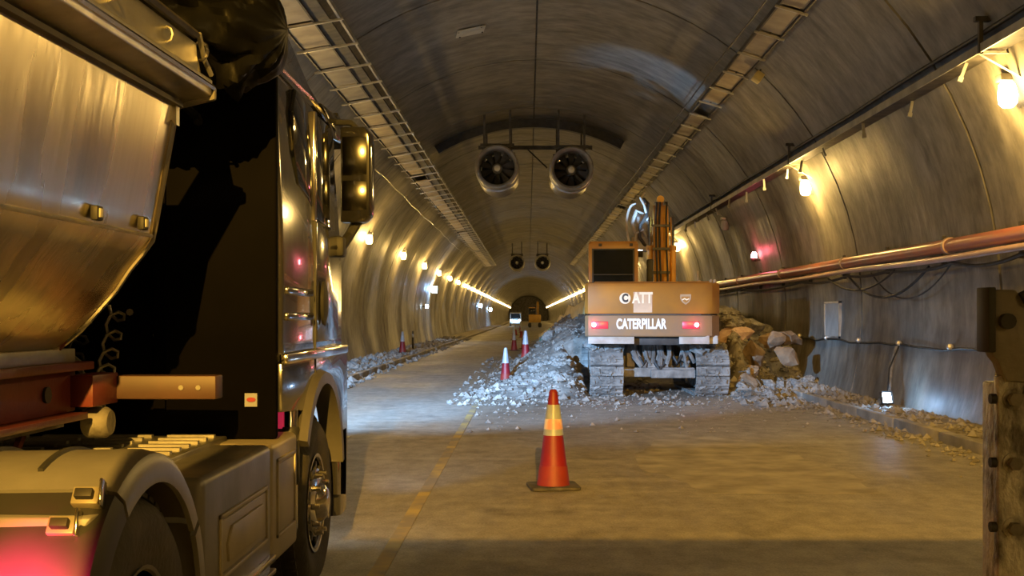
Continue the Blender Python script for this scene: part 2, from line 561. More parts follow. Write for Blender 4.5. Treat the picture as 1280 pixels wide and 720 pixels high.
LL = 'glowing warm lamp in the row on the wall on the parked truck\'s side'
LR = 'glowing warm lamp in the row above the red pipe and side tray'
LNAME = {(-1, 42.6): 'glowing warm lamp on the wall beside the truck\'s mirror', (-1, 54.4): 'second glowing lamp of the row, counted from the truck\'s mirror',
         (-1, 65.4): 'third glowing lamp of the row, counted from the truck\'s mirror', (-1, 76.3): 'fourth glowing lamp from the truck\'s mirror, above the bluish floodlight',
         (-1, 87): 'fifth glowing lamp of the row, counted from the truck\'s mirror', (-1, 97.5): 'sixth glowing lamp of the row, counted from the truck\'s mirror',
         (1, 15.1): 'large glowing lamp on the tray post closest to the stabiliser arm', (1, 26.1): 'glowing warm lamp hanging above the square wall hatch',
         (1, 48.6): 'glowing warm lamp beside the excavator\'s raised boom'}
ys_l = [-12.0, -1.0, 9.9, 20.8, 31.7, 42.6, 54.4, 65.4, 76.3, 87, 97.5, 108] + [114 + 6.4 * i for i in range(44)]
ys_r = [-17.3, -6.4, 4.5, 15.1, 26.1, 48.6, 59.5, 70.3, 81, 92, 103] + [110 + 6.4 * i for i in range(45)]
p = lamp_proto(-1, True, LL, 'lit lamps of the truck-side row')
for i, y in enumerate(ys_l):
    if i == 0:
        p.location = (XL, y, ZL_)
    else:
        far_lamp(dup(p, (XL, y, ZL_), None, LNAME.get((-1, y))), i)
p = lamp_proto(1, True, LR, 'lit lamps of the row above the red pipe')
for i, y in enumerate(ys_r):
    if i == 0:
        p.location = (XR, y, ZR_)
    else:
        far_lamp(dup(p, (XR, y, ZR_), None, LNAME.get((1, y))), i)
p = lamp_proto(1, False, 'unlit wall lamp hanging above the red beacon', 'lamp')
p.location = (XR, 36.8, ZR_)
del p['group']

# --- cable trays under the vault
def tray(name, lab, x0, z0, x1, z1, plate, step, n, ystart, stub, ladder=None):
    t = thing(name, lab, 'cable tray', ((x0 + x1) / 2, ystart, (z0 + z1) / 2))
    cx, cz = (x0 + x1) / 2, (z0 + z1) / 2
    L = step * n
    e = Vector((x1 - x0, 0, z1 - z0)).normalized()
    nrm = Vector((-e.z, 0, e.x))

    def P(s, h, y):
        q = Vector((x0 - cx, 0, z0 - cz)) + e * s + nrm * h
        return Vector((q.x, y, q.z))
    W = math.hypot(x1 - x0, z1 - z0)

    def bar(s0, s1, h0, h1, y0, y1):
        m = MB()
        return m.add([P(s0, h0, y0), P(s1, h0, y0), P(s1, h0, y1), P(s0, h0, y1), P(s0, h1, y0), P(s1, h1, y0), P(s1, h1, y1), P(s0, h1, y1)],
                     [(0, 3, 2, 1), (4, 5, 6, 7), (0, 1, 5, 4), (1, 2, 6, 5), (2, 3, 7, 6), (3, 0, 4, 7)])
    bar(plate[0] - 0.03, plate[0], -0.02, 0.10, 0, L).build('rail', M_DKST, t, smooth=0)
    bar(plate[1], plate[1] + 0.03, -0.02, 0.10, 0, L).build('rail', M_DKST, t, smooth=0)
    if ladder:
        bar(ladder[1] - 0.04, ladder[1], -0.02, 0.10, 0, L).build('rail', M_STEEL, t, smooth=0)
        bar(ladder[0], ladder[1] - 0.2, 0.03, 0.09, 0, L).build('cable_bed', M_DKST, t, smooth=0)
    pm = bar(plate[0] + 0.01, plate[1] - 0.01, 0.02, 0.035, 0.06, step - 0.06).mesh('tray_plate', M_PLATE, smooth=0)
    rm = bar(-stub, W + 0.04, -0.05, -0.015, -0.025, 0.025).mesh('crossbar', M_STEEL, smooth=0)
    hm = bar(W * 0.5 - 0.02, W * 0.5 + 0.02, 0.0, 0.5, -0.02, 0.02).mesh('hanger', M_DKST, smooth=0)
    for i in range(n):
        jx = random.uniform(-0.012, 0.012)
        if random.random() > 0.06:
            link('tray_plate', pm, t, (0, i * step + random.uniform(-.03, .03), jx * 0.5), (0, random.uniform(-0.02, 0.02), 0))
        link('crossbar', rm, t, (jx, i * step + random.uniform(-.04, .04), 0), (0, 0, random.uniform(-.05, .05)))
        if i % 2 == 0:
            link('hanger', hm, t, (0, i * step, 0))
    return t


tray('cable_tray', 'wide cable tray with pale plates and ladder edge, on the truck\'s side', -4.16, CAMZ + 4.93, -3.2, CAMZ + 5.1, (0.0, 0.5), 1.8, 64, 4.0, 0.14, (0.53, 0.97))
tray('cable_tray', 'narrow ladder tray with pale plates under the vault above the excavator', 4.10, CAMZ + 5.12, 4.56, CAMZ + 4.98, (0.04, 0.44), 1.72, 66, 4.0, 0.04)

# --- side tray with posts on the wall above the pipe
t = thing('side_cable_tray', 'dark wall tray and conduit running above the hanging lamps and the red pipe', 'cable tray', (5.8, 3, CAMZ + 3.3))
sag = []
MB().bx(-0.14, 0.15, 0, 110, 0.02, 0.06).build('tray_bed', M_DKST, t, smooth=0)
MB().bx(-0.16, -0.14, 0, 110, -0.01, 0.1).build('tray_edge', M_STEEL, t, smooth=0)
MB().tube([(-0.09, 0.2 * i * 10, 0.26 + 0.012 * math.sin(i * 1.9)) for i in range(55)], 0.032, 8).build('conduit', M_BLACK, t)
MB().tube([(0.02 + 0.03 * math.sin(i), i * 1.0, 0.10 + 0.015 * math.sin(i * 2.3)) for i in range(110)], 0.035, 6).build('cable', M_BLACK, t)
MB().tube([(0.10, i * 1.0, 0.09 + 0.02 * math.cos(i * 1.7)) for i in range(110)], 0.028, 6).build('cable', M_DKST, t)
post = MB().bx(-0.17, -0.12, -0.03, 0.03, -0.02, 0.42).bx(-0.22, 0.02, -0.04, 0.04, 0.38, 0.44).mesh('post', M_DKST, smooth=0)
brk = MB().add([(-0.17, -0.03, -0.02), (0.30, -0.03, -0.02), (0.36, -0.03, -0.32), (-0.17, 0.03, -0.02), (0.30, 0.03, -0.02), (0.36, 0.03, -0.32)],
               [(0, 1, 4, 3), (1, 2, 5, 4), (2, 0, 3, 5)]).mesh('brace', M_STEEL, smooth=0)
hk = MB().bx(-0.02, 0.02, -0.012, 0.012, -0.16, 0.02).bx(-0.03, 0.03, -0.015, 0.015, -0.22, -0.16).mesh('hook', M_STEEL, smooth=0)
for i in range(10):
    link('post', post, t, (0, 11.8 + 10.85 * (i - 1) , 0))
    link('brace', brk, t, (0, 11.8 + 10.85 * (i - 1), 0))
for i in range(46):
    if random.random() < 0.75:
        s = random.uniform(0.6, 1.2)
        o = link('hook', hk, t, (random.uniform(-0.1, 0.15), 4 + i * 1.65 + random.uniform(-.3, .3), 0), (random.uniform(-.4, .4), random.uniform(-.4, .4), 0))
        o.scale = (s, s, s)

# --- pipes and cables of the right-hand wall
ZP = CAMZ + 1.08
t = thing('water_pipe', 'thick red-painted pipe on wall brackets running past the excavator', 'pipe', (6.48, 2, ZP))
MB().cyl((0, 0, 0), (0, 78, 0), 0.108, n=18).build('pipe', M_PIPE, t)
cm = MB().lathe([(0.112, -0.05), (0.13, -0.045), (0.13, 0.045), (0.112, 0.05)], 'y', n=18).mesh('coupling', M_PIPE2)
bm_ = MB().bx(-0.05, 0.3, -0.03, 0.03, -0.2, -0.12).bx(0.16, 0.24, -0.03, 0.03, -0.3, 0.2).mesh('bracket', M_DKST, smooth=0)
for i in range(13):
    link('coupling', cm, t, (0, 4.2 + 6 * i, 0))
for i in range(26):
    link('bracket', bm_, t, (0, 2 + 3 * i, 0))
t = thing('drain_pipe', 'thin pale pipe fixed below the thick red pipe', 'pipe', (6.42, 2, ZP - 0.19))
MB().tube([(0.02 * math.sin(i * .6), i * 2.0, 0.015 * math.sin(i * 1.3)) for i in range(40)], 0.05, 10).build('pipe', M_PIPE2, t)
def cable(name, lab, pts, r, m=M_BLACK, grp=None, n=6):
    o0 = Vector(pts[0])
    o = MB().tube([Vector(q) - o0 for q in pts], r, n).build(name, m)
    o.location = o0
    return tag(o, lab, 'cable', grp)


def cat_pts(y0, y1, sagd, x, z, n=14, dx=0.0):
    out = []
    for i in range(n + 1):
        u = i / n
        out.append((x + dx * math.sin(PI * u), y0 + (y1 - y0) * u, z - sagd * 4 * u * (1 - u)))
    return out


pts = []
for y0, y1, s in ((4, 8, .08), (8, 12, .12), (12, 15.5, .05), (15.5, 18, .09), (18, 21.2, .07), (21.2, 24, .05), (24, 28, .08), (28, 36, .1), (36, 60, .1)):
    pts += cat_pts(y0, y1, s, 6.46, ZP - 0.27, 8)[:-1]
cable('power_cable', 'black cable slung along the underside of the red pipe', pts, 0.03)
cable('looped_cable', 'black cable hanging in a long loop below the red pipe', cat_pts(19.2, 24.0, 0.46, 6.5, ZP - 0.28, 16), 0.024)
cable('looped_cable', 'black cable hanging in a short shallow loop below the red pipe', cat_pts(20.8, 25.4, 0.30, 6.44, ZP - 0.28, 16), 0.020)
cable('looped_cable', 'grey cable hanging in a deep narrow loop below the red pipe', cat_pts(18.3, 22.6, 0.52, 6.55, ZP - 0.26, 16), 0.015, M_DKST)

t = thing('wall_cable', 'thin black cable clipped low along the wall above the rubble heap', 'cable', (6.72, 15, 1.18))
MB().tube([(0.02 * math.sin(i * 1.4), i * 0.7, -0.02 * math.sin(i * 1.1) - (0.03 if i % 4 == 2 else 0)) for i in range(24)], 0.022, 6).build('cable', M_BLACK, t)
cp = MB().lathe([(0.03, -0.05), (0.05, -0.04), (0.05, 0.04), (0.03, 0.05)], 'y', n=10).mesh('clip', M_STEEL)
for i in range(6):
    link('clip', cp, t, (-0.02, 1.2 + 2.6 * i, 0.03))

# wall access panel
zq, yq = 1.62, 26.3
t = thing('wall_hatch', 'pale square hatch panel on the wall above the rubble heap', 'hatch', (TX + lx(zq) - 0.03, yq, zq))
MB().bx(-0.012, 0.05, -0.62, 0.62, -0.36, 0.36).build('panel', M_SIGN, t, smooth=0)
fr = MB()
for a in ((-0.66, -0.6, -0.4, 0.4), (0.6, 0.66, -0.4, 0.4), (-0.66, 0.66, 0.36, 0.4), (-0.66, 0.66, -0.4, -0.36)):
    fr.bx(-0.03, 0.05, a[0], a[1], a[2], a[3])
fr.build('frame', M_STEEL, t, smooth=0)

# leaning post with LED flood
t = thing('led_floodlight', 'small bright LED floodlight on the walkway against the wall', 'floodlight', (6.18, 20.4, 0.12))
MB().bx(-0.1, 0.1, -0.04, 0.04, 0.0, 0.03).build('foot', M_DKST, t, smooth=0)
MB().box((0, 0, 0.17), (0.20, 0.10, 0.22), (-0.3, 0, 0.2)).build('housing', M_DKST, t, bevel=0.01)
MB().box((-0.012, -0.06, 0.175), (0.15, 0.012, 0.17), (-0.3, 0, 0.2)).build('lens', M_COLD, t)
light('flood_light', 'POINT', t, (-0.05, -0.2, 0.25), COLD, 22, 0.05)
MB().tube([(0.06, 0.05, 0.26), (0.25, 0.6, 0.6), (0.45, 0.9, 1.02)], 0.035, 8).build('post', M_IRON, t)
MB().tube([(0.03, 0.05, 0.26), (0.20, 0.5, 0.66), (0.46, 0.8, 1.04)], 0.015, 6).build('cable', M_BLACK, t)

# red beacon
zq = 3.36
t = thing('red_beacon', 'small red warning beacon on the wall above the red pipe', 'beacon', (TX + lx(zq) - 0.17, 33.8, zq))
MB().lathe([(0.07, -0.1), (0.08, -0.08), (0.08, -0.02), (0.06, 0.0)], 'z', n=14).build('base', M_DKST, t)
MB().lathe([(0.085, 0.0), (0.085, 0.1), (0.05, 0.17)], 'z', n=14).build('lens', M_REDH, t)
MB().bx(0.04, 0.16, -0.03, 0.03, -0.09, -0.04).build('bracket', M_DKST, t, smooth=0)
light('beacon_light', 'POINT', t, (-0.12, -0.1, 0.1), (1, 0.06, 0.12), 14, 0.06)

# cables of the left wall and vault
cable('hanging_cable', 'thin pale cable strung below the wide tray', [(-4.62 + 0.03 * math.sin(i * .9), 14 + i * 3.0, CAMZ + 4.46 - 0.06 * (i % 2)) for i in range(24)], 0.014, M_STEEL)
cable('lamp_cable', 'black supply cable strung above the lamp row on the truck side', [(-5.98, -10 + i * 2.72, CAMZ + 3.22 - 0.12 * (i % 2)) for i in range(50)], 0.018)
cable('tray_cable', 'thin dark cable strung beside the narrow ladder tray', [(3.88 + 0.02 * math.sin(i), 8 + i * 4.0, CAMZ + 5.18 - .03 * (i % 2)) for i in range(24)], 0.018)
t = thing('junction_box', 'small yellow box hanging below the narrow ladder tray', 'box', (4.62, 23.8, CAMZ + 4.80))
MB().box((0, 0, 0), (0.17, 0.3, 0.18), (0, 0.6, 0)).build('body', mat('box_yellow', (0.62, 0.45, 0.13), rough=0.5), t, bevel=0.015)
MB().tube([(0.02, 0, 0.05), (0.06, 0, 0.16)], 0.02, 6).build('stem', M_DKST, t)

# remnant panel at the crown
xq = -1.32
zq = TZ + math.sqrt(TR * TR - (xq - TX) ** 2)
o = thing('ceiling_plate', 'pale loose plate fixed to the vault near the crown seam', 'plate', (xq, 27.2, zq - 0.04))
a_ = math.atan2(xq - TX, zq - TZ)
MB().box((0, 0, 0), (0.66, 0.62, 0.03), (0, a_, 0.12)).build('plate', M_SIGN, o, bevel=0.006)
bt = MB()
for sx in (-.26, .26):
    for sy in (-.24, .24):
        bt.cyl((sx, sy, -0.03 - sx * math.sin(a_)), (sx, sy, 0.03 - sx * math.sin(a_)), 0.02, n=8)
bt.build('bolt', M_DKST, o)

# --- jet fans
def jet_fan(x, y, z, lab, rz, lit=True):
    t = thing('jet_fan', lab, 'fan', (x, y, z), rz)
    R = 0.70
    MB().lathe([(0.57, 0.12), (0.60, 0.04), (0.655, 0.0), (R, 0.03), (R + 0.01, 0.1), (R - 0.02, 0.16), (R - 0.02, 0.9), (R + 0.03, 0.92), (R + 0.03, 0.98),
                (R - 0.02, 1.0), (R - 0.02, 3.0), (R, 3.05), (0.64, 3.1), (0.58, 3.0), (0.57, 0.12)], 'y', n=40, caps=False).build('casing', M_FAN, t)
    MB().lathe([(0.0, 0.42), (0.10, 0.43), (0.155, 0.50), (0.165, 0.62), (0.165, 1.4), (0.02, 1.5)], 'y', n=20).build('hub', M_FAN, t)
    for k in range(10):
        a = 2 * PI * k / 10
        b = MB().add([(-0.05, 0.62, 0.15), (0.06, 0.74, 0.15), (0.13, 0.78, 0.55), (-0.12, 0.6, 0.56),
                      (-0.05, 0.64, 0.15), (0.06, 0.76, 0.15), (0.13, 0.80, 0.55), (-0.12, 0.62, 0.56)],
                     [(0, 1, 2, 3), (7, 6, 5, 4), (0, 4, 5, 1), (1, 5, 6, 2), (2, 6, 7, 3), (3, 7, 4, 0)]).xf(Matrix.Rotation(a, 4, 'Y'))
        b.build('blade', M_BLADE, t)
    MB().lathe([(0.56, 1.6), (0.56, 1.62)], 'y', n=24).build('back_plate', M_DARK, t)
    top = TZ + math.sqrt(TR ** 2 - (x - TX) ** 2) - z
    for sx in (-0.42, 0.42):
        for sy in (0.5, 2.6):
            h = TZ + math.sqrt(TR ** 2 - (x + sx - TX) ** 2) - z
            MB().bx(sx - 0.035, sx + 0.035, sy - 0.035, sy + 0.035, 0.5, h + 0.05).build('hanger', M_DKST, t, smooth=0)
    for sy in (0.5, 2.6):
        MB().bx(-0.55, 0.55, sy - 0.05, sy + 0.05, 0.70, 0.80).build('cradle', M_DKST, t, smooth=0)
    return t


ZF = CAMZ + 187 * 38.0 / F
jet_fan(-1.0, 38.0, ZF, 'large steel jet fan hung under the vault, nearer the wide cable tray', 0.0)
jet_fan(1.41, 38.0, ZF - 0.05, 'large steel jet fan hung under the vault, nearer the excavator', 0.0)
jet_fan(-1.0, 106.0, ZF, 'distant jet fan nearer the wide tray, hung deep in the tunnel', 0.0)
jet_fan(1.3, 106.0, ZF, 'distant jet fan on the excavator\'s side, hung deep in the tunnel', 0.0)
# dark rib added in place of a shadow and soot band on the vault
t = thing('dark_band_rib', 'added dark curved rib standing in for a shadow and soot band across the vault behind the fans', 'arch', (TX, 40.6, TZ))
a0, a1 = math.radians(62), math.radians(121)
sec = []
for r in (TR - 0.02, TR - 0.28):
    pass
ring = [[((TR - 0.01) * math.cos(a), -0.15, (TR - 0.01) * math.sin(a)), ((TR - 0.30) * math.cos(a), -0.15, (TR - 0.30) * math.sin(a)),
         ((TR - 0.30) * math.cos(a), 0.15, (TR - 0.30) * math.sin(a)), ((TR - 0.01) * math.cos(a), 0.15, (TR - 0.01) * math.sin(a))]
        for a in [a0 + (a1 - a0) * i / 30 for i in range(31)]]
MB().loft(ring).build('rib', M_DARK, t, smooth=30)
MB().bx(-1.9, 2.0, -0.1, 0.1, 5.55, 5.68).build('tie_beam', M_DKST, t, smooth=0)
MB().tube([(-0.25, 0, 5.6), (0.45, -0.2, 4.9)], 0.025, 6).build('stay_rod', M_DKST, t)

# --- LED floods on the left wall, deep in the tunnel
def wall_flood(x, y, z, s, lab, pw):
    t = thing('wall_floodlight', lab, 'floodlight', (x, y, z))
    MB().bx(-s, s, 0, 0.12, -s * 1.25, s * 1.25).build('housing', M_DKST, t, bevel=0.02)
    MB().bx(-s * .85, s * .85, -0.02, 0.0, -s * 1.1, s * 1.1).build('lens', M_COLD, t, smooth=0)
    MB().bx(-0.6 - s, -s + 0.02, 0.03, 0.09, -0.04, 0.04).build('bracket', M_DKST, t, smooth=0)
    if pw:
        light('flood_light', 'POINT', t, (0.1, -0.25, 0), COLD, pw, 0.1)


wall_flood(-6.0, 76, CAMZ + 33 * 76 / F, 0.19, 'bright bluish floodlight on the wall below the warm lamp row', 260)
wall_flood(-6.1, 71.5, CAMZ + 12 * 71.5 / F, 0.10, 'small white floodlight on the wall just below the large bluish one', 0)
wall_flood(-6.0, 150, CAMZ + 13 * 150 / F, 0.22, 'far white floodlight low on the wall, first of the distant pair', 160)
wall_flood(-5.9, 186, CAMZ + 8 * 186 / F, 0.24, 'far white floodlight low on the wall beside the oncoming van', 160)

# LED flood fixed to the wall ahead of the truck, with a long brow
t = thing('site_floodlight', 'hooded LED site floodlight on the wall ahead of the truck', 'floodlight', (-5.55, 10.2, 3.35))
aim = Vector((8.3, 14.2, -1.9)).normalized()
sd = aim.cross(Vector((0, 0, 1))).normalized()
un = sd.cross(aim)
FM = Matrix((( sd.x, aim.x, un.x, 0), (sd.y, aim.y, un.y, 0), (sd.z, aim.z, un.z, 0), (0, 0, 0, 1)))
MB().bx(-0.3, 0.3, -0.2, -0.06, -0.34, 0.0).xf(FM).build('housing', M_DKST, t, bevel=0.015)
MB().bx(-0.26, 0.26, -0.06, -0.045, -0.3, -0.03).xf(FM).build('lens', M_COLD, t, smooth=0)
MB().bx(-0.75, 0.75, -0.1, 0.55, 0.02, 0.035).xf(FM).build('brow', M_BLACK, t, smooth=0)
MB().tube([(-0.05, -0.2, -0.15), (-0.4, -0.1, -0.1), (-0.66, 0, 0)], 0.03, 8).build('bracket', M_DKST, t)
for az, pw, dn, sz in ((4, 2.1, -0.20, 0.85), (27, 0.75, -0.14, 0.6), (46, 0.10, -0.14, 0.6)):
    light('led_beam', 'SPOT', t, FM @ Vector((0, 0.05, 0.0)), COLD, P_LED * pw, 0.02, (math.sin(math.radians(az)), math.cos(math.radians(az)), dn), sz, 0.9)

# ================================================================== TRUCK TRACTOR
TRX, TRY = -2.55, 6.27
tr = thing('truck_tractor', 'dark glossy articulated truck tractor parked facing down the tunnel', 'truck', (TRX, TRY, 0))


def PR(name, m, mb, bevel=0.0, smooth=40, parent=None, bseg=2):
    return mb.build(name, m, parent or tr, bevel, smooth, bseg)


W = 1.25
# cab shell
lv = [(1.46, W - 0.01, 0.0, 2.20), (1.50, W, 0.0, 2.24), (1.56, W - 0.005, 0.0, 2.26), (2.0, W, 0.0, 2.24), (2.3, W - 0.01, 0.0, 2.2), (2.9, W - 0.035, 0.0, 2.06), (3.02, W - 0.05, 0.0, 2.0),
      (3.10, W - 0.09, 0.02, 1.95), (3.2, W - 0.13, 0.04, 1.8), (3.45, W - 0.20, 0.10, 1.45), (3.62, W - 0.28, 0.2, 1.1), (3.68, W - 0.45, 0.4, 0.9)]
cab = PR('cab', M_CABS, MB().loft([rrect(w_, y0, y1, 0.26 if z < 3.15 else 0.35, 0.05 if z < 3.15 else 0.12, z, 5) for z, w_, y0, y1 in lv]), smooth=30)
# matt rear wall with ribs
rw = PR('rear_wall', M_MATT, MB().bx(-W + 0.06, W - 0.02, -0.05, 0.0, 1.05, 3.05), bevel=0.02)
for xx in (-0.75, -0.1, 0.62):
    MB().bx(xx - 0.03, xx + 0.03, -0.075, -0.045, 1.2, 2.9).build('rib', M_MATT, rw, smooth=0)
for q in ((0.55, 2.08), (0.46, 1.72), (0.6, 1.6)):
    MB().lathe([(0.018, -0.012), (0.018, 0.0)], 'y', (q[0], -0.05, q[1]), 8).build('bolt', M_STEEL, rw)
# lower body with wheel arch: outline in (y, z)
WCY, WCZ = 7.37 - TRY, 0.54
arch = []
for i in range(15):
    a = math.radians(178 - 172 * i / 14)
    arch.append((WCY + 0.69 * math.cos(a), 0.62 + 0.67 * math.sin(a)))
outl = [(0.0, 1.45), (0.0, 1.16), (0.26, 1.14)] + [q for q in arch if q[1] > 1.0 or q[0] > WCY] + [(WCY + 0.70, 0.46), (2.16, 0.40), (2.24, 0.7), (2.24, 1.45)]
outl = [(0.0, 1.45), (0.0, 1.19), (0.40, 1.17)] + [q for q in arch if (q[0] > 0.64 or q[1] > 1.2)] + [(1.80, 0.48), (2.18, 0.42), (2.26, 0.75), (2.24, 1.45)]
for s in (1, -1):
    side = PR('wing_panel', M_CABS, MB().prism(outl, 'x', s * (W - 0.05), s * (W + 0.0)), bevel=0.008, smooth=30)
    fl = MB()
    rr = []
    for i in range(19):
        a = math.radians(150 - 142 * i / 18)
        cy, cz = WCY, 0.62
        r0, r1 = 0.66, 0.75
        rr.append([(s * (W - 0.10), cy + r0 * math.cos(a), cz + r0 * math.sin(a)), (s * (W + 0.045), cy + r0 * math.cos(a), cz + r0 * math.sin(a)),
                   (s * (W + 0.045), cy + (r1 - 0.02) * math.cos(a), cz + (r1 - 0.02) * math.sin(a)), (s * (W - 0.0), cy + r1 * math.cos(a), cz + r1 * math.sin(a))])
    fl.loft(rr)
    MBf = fl.build('arch_trim', M_SKIRT, side, smooth=30)
    # belt trim
    MB().bx(min(s * (W - 0.02), s * (W + 0.03)), max(s * (W - 0.02), s * (W + 0.03)), 0.0, 2.1, 1.44, 1.50).build('belt_trim', M_CHROME, side, bevel=0.012)
# cab floor block / front bumper
PR('cab_underside', M_DARK, MB().bx(-W + 0.35, W - 0.35, 0.1, 2.0, 0.75, 1.46), smooth=0)
PR('front_bumper', M_CABS, MB().loft([rrect(W, 1.9, 2.32, 0.12, 0.05, z, 4) for z in (0.32, 0.36, 0.85, 0.9)]), smooth=30)
# door with seam, handle, windows (both sides)
for s in (1, -1):
    def sx(a, b):
        return (min(s * a, s * b), max(s * a, s * b))
    dr = MB()
    prof = [(0.97, 1.54), (1.72, 1.54), (1.78, 1.62), (1.80, 2.22), (1.74, 2.28), (0.97, 2.28)]
    dr.prism(prof, 'x', s * (W - 0.02), s * (W + 0.012))
    door = PR('door', M_CABS, dr, bevel=0.012, smooth=30)
    for zz in (1.84, 1.70):
        PR('side_rib', M_CABS, MB().bx(*sx(W - 0.02, W + 0.016), 0.08, 0.84, zz - 0.025, zz + 0.02), bevel=0.012, smooth=30)
    MB().lathe([(0.0, 0.0), (0.055, 0.01), (0.06, 0.03), (0.03, 0.045)], 'x', (0, 0, 0), 16).xf(Matrix.Translation((s * (W + 0.012), 1.08, 1.78)) @ Matrix.Diagonal((s * 1, 1.1, 2.4, 1))).build('door_handle', M_BLACK, door)
    wn = MB().prism([(1.02, 2.30), (1.70, 2.26), (1.66, 2.86), (1.56, 2.94), (1.02, 2.94)], 'x', s * (W - 0.06), s * (W + 0.002))
    PR('door_window', M_GLASS, wn, bevel=0.01)
    PR('window_pillar', M_CHROME, MB().prism([(0.94, 2.28), (1.0, 2.28), (1.0, 2.95), (0.94, 2.95)], 'x', s * (W - 0.05), s * (W + 0.006)), bevel=0.008)
    qw = MB().prism([(0.34, 2.62), (0.48, 2.45), (0.80, 2.40), (0.92, 2.36), (0.92, 2.96), (0.40, 2.98), (0.30, 2.84)], 'x', s * (W - 0.06), s * (W - 0.004))
    PR('quarter_window', M_GLASS, qw, bevel=0.01)
    PR('roof_gutter', M_CHROME, MB().tube([(s * (W - 0.03), 0.02, 3.03), (s * (W - 0.025), 1.0, 3.03), (s * (W - 0.04), 1.7, 3.0)], 0.014, 6))
    # door seam
    PR('door_seam', M_BLACK, MB().bx(*sx(W - 0.02, W + 0.006), 0.955, 0.968, 1.22, 2.28), smooth=0)
    # mirror
    mi = PR('mirror', M_CAB, MB().loft([[(s * (W + 0.02 + x_), 1.80 + y_, z_) for x_, y_ in ((0, 0), (0.205 * k_, -0.02), (0.225 * k_, 0.06), (0.18 * k_, 0.20), (0.03, 0.22), (0, 0.1))]
                                    for z_, k_ in ((2.34, 0.8), (2.38, 0.98), (2.5, 1), (2.85, 1), (2.94, 0.97), (2.99, 0.8))]), bevel=0.012, smooth=35)
    for z0, z1 in ((2.42, 2.62), (2.66, 2.92)):
        MB().bx(*sx(W + 0.035, W + 0.205), 1.782, 1.79, z0, z1).build('mirror_glass', M_MIR, mi, bevel=0.004)
    MB().tube([(s * (W - 0.02), 1.70, 2.16), (s * (W + 0.03), 1.80, 2.17), (s * (W + 0.07), 1.9, 2.26), (s * (W + 0.13), 1.9, 2.36)], 0.035, 8).build('mirror_arm', M_BLACK, mi)
    MB().bx(*sx(W - 0.03, W + 0.06), 1.70, 1.86, 2.10, 2.24).build('mirror_mount', M_BLACK, mi, bevel=0.025)
    MB().tube([(s * (W - 0.02), 1.80, 3.02), (s * (W + 0.08), 1.88, 3.03), (s * (W + 0.14), 1.92, 2.97)], 0.022, 8).build('mirror_arm', M_BLACK, mi)
# sun visor
vz = MB()
vz.loft([[(x, 2.0 + dy - 0.10 * (abs(x) / 1.2) ** 3, z) for z, dy in ((3.10, 0.0), (3.06, 0.22), (2.92, 0.36), (2.90, 0.35), (3.03, 0.20), (3.07, 0.0))] for x in [-1.24 + 2.48 * i / 12 for i in range(13)]])
PR('sun_visor', M_CAB, vz, smooth=30)
for s in (1, -1):
    PR('visor_end', M_CAB, MB().add([(s * 1.22, 1.35, 3.07), (s * 1.26, 1.9, 3.06), (s * 1.25, 2.25, 2.92), (s * 1.24, 1.85, 2.92),
                                     (s * 1.19, 1.35, 3.07), (s * 1.22, 1.9, 3.06), (s * 1.21, 2.25, 2.92), (s * 1.2, 1.85, 2.92)],
                                    [(0, 1, 2, 3), (7, 6, 5, 4), (0, 4, 5, 1), (1, 5, 6, 2), (2, 6, 7, 3), (3, 7, 4, 0)]), bevel=0.006)
# windscreen + grille
PR('windscreen', M_GLASS, MB().add([(-1.02, 2.25, 2.2), (1.02, 2.25, 2.2), (0.98, 2.09, 2.92), (-0.98, 2.09, 2.92), (-1.02, 2.2, 2.2), (1.02, 2.2, 2.2), (0.98, 2.04, 2.92), (-0.98, 2.04, 2.92)],
                                   [(0, 1, 2, 3), (7, 6, 5, 4), (0, 4, 5, 1), (1, 5, 6, 2), (2, 6, 7, 3), (3, 7, 4, 0)]))
for i in range(5):
    PR('grille_bar', M_CHROME, MB().bx(-0.7, 0.7, 2.22, 2.27, 1.0 + 0.2 * i, 1.06 + 0.2 * i), bevel=0.01)
# headlamps with brow
for s in (1, -1):
    hl = PR('headlamp', M_COLD, MB().bx(min(s * 0.75, s * 1.1), max(s * 0.75, s * 1.1), 2.28, 2.335, 0.62, 0.76), bevel=0.01)
    MB().bx(min(s * 0.70, s * 1.2), max(s * 0.70, s * 1.2), 2.28, 2.75, 0.775, 0.785).build('brow', M_CAB, hl, smooth=0)
    light('headlamp_beam', 'SPOT', hl, (s * 0.92, 2.42, 0.74), COLD, P_HEAD, 0.02, (0.02 + 0.10 * (s > 0), 1, -0.045), 0.50, 0.7)
# side boxes
X0 = 0.62


def side_box(y0, y1, z0, z1, m, name, inset, n_in):
    b = PR(name, m, MB().bx(X0, W, y0, y1, z0, z1), bevel=0.035, bseg=3)
    fw = 0.012
    a0, a1, b0, b1 = inset
    # raised frame and proud panel
    for q in ((a0, a1, b1 - 0.02, b1), (a0, a1, b0, b0 + 0.02), (a0, a0 + 0.02, b0, b1), (a1 - 0.02, a1, b0, b1)):
        MB().bx(W - 0.005, W + fw, *q).build('panel_frame', n_in, b, bevel=0.004)
    MB().bx(W - 0.005, W + 0.005, a0 + 0.03, a1 - 0.03, b0 + 0.03, b1 - 0.03).build('panel', n_in, b, bevel=0.004)
    return b


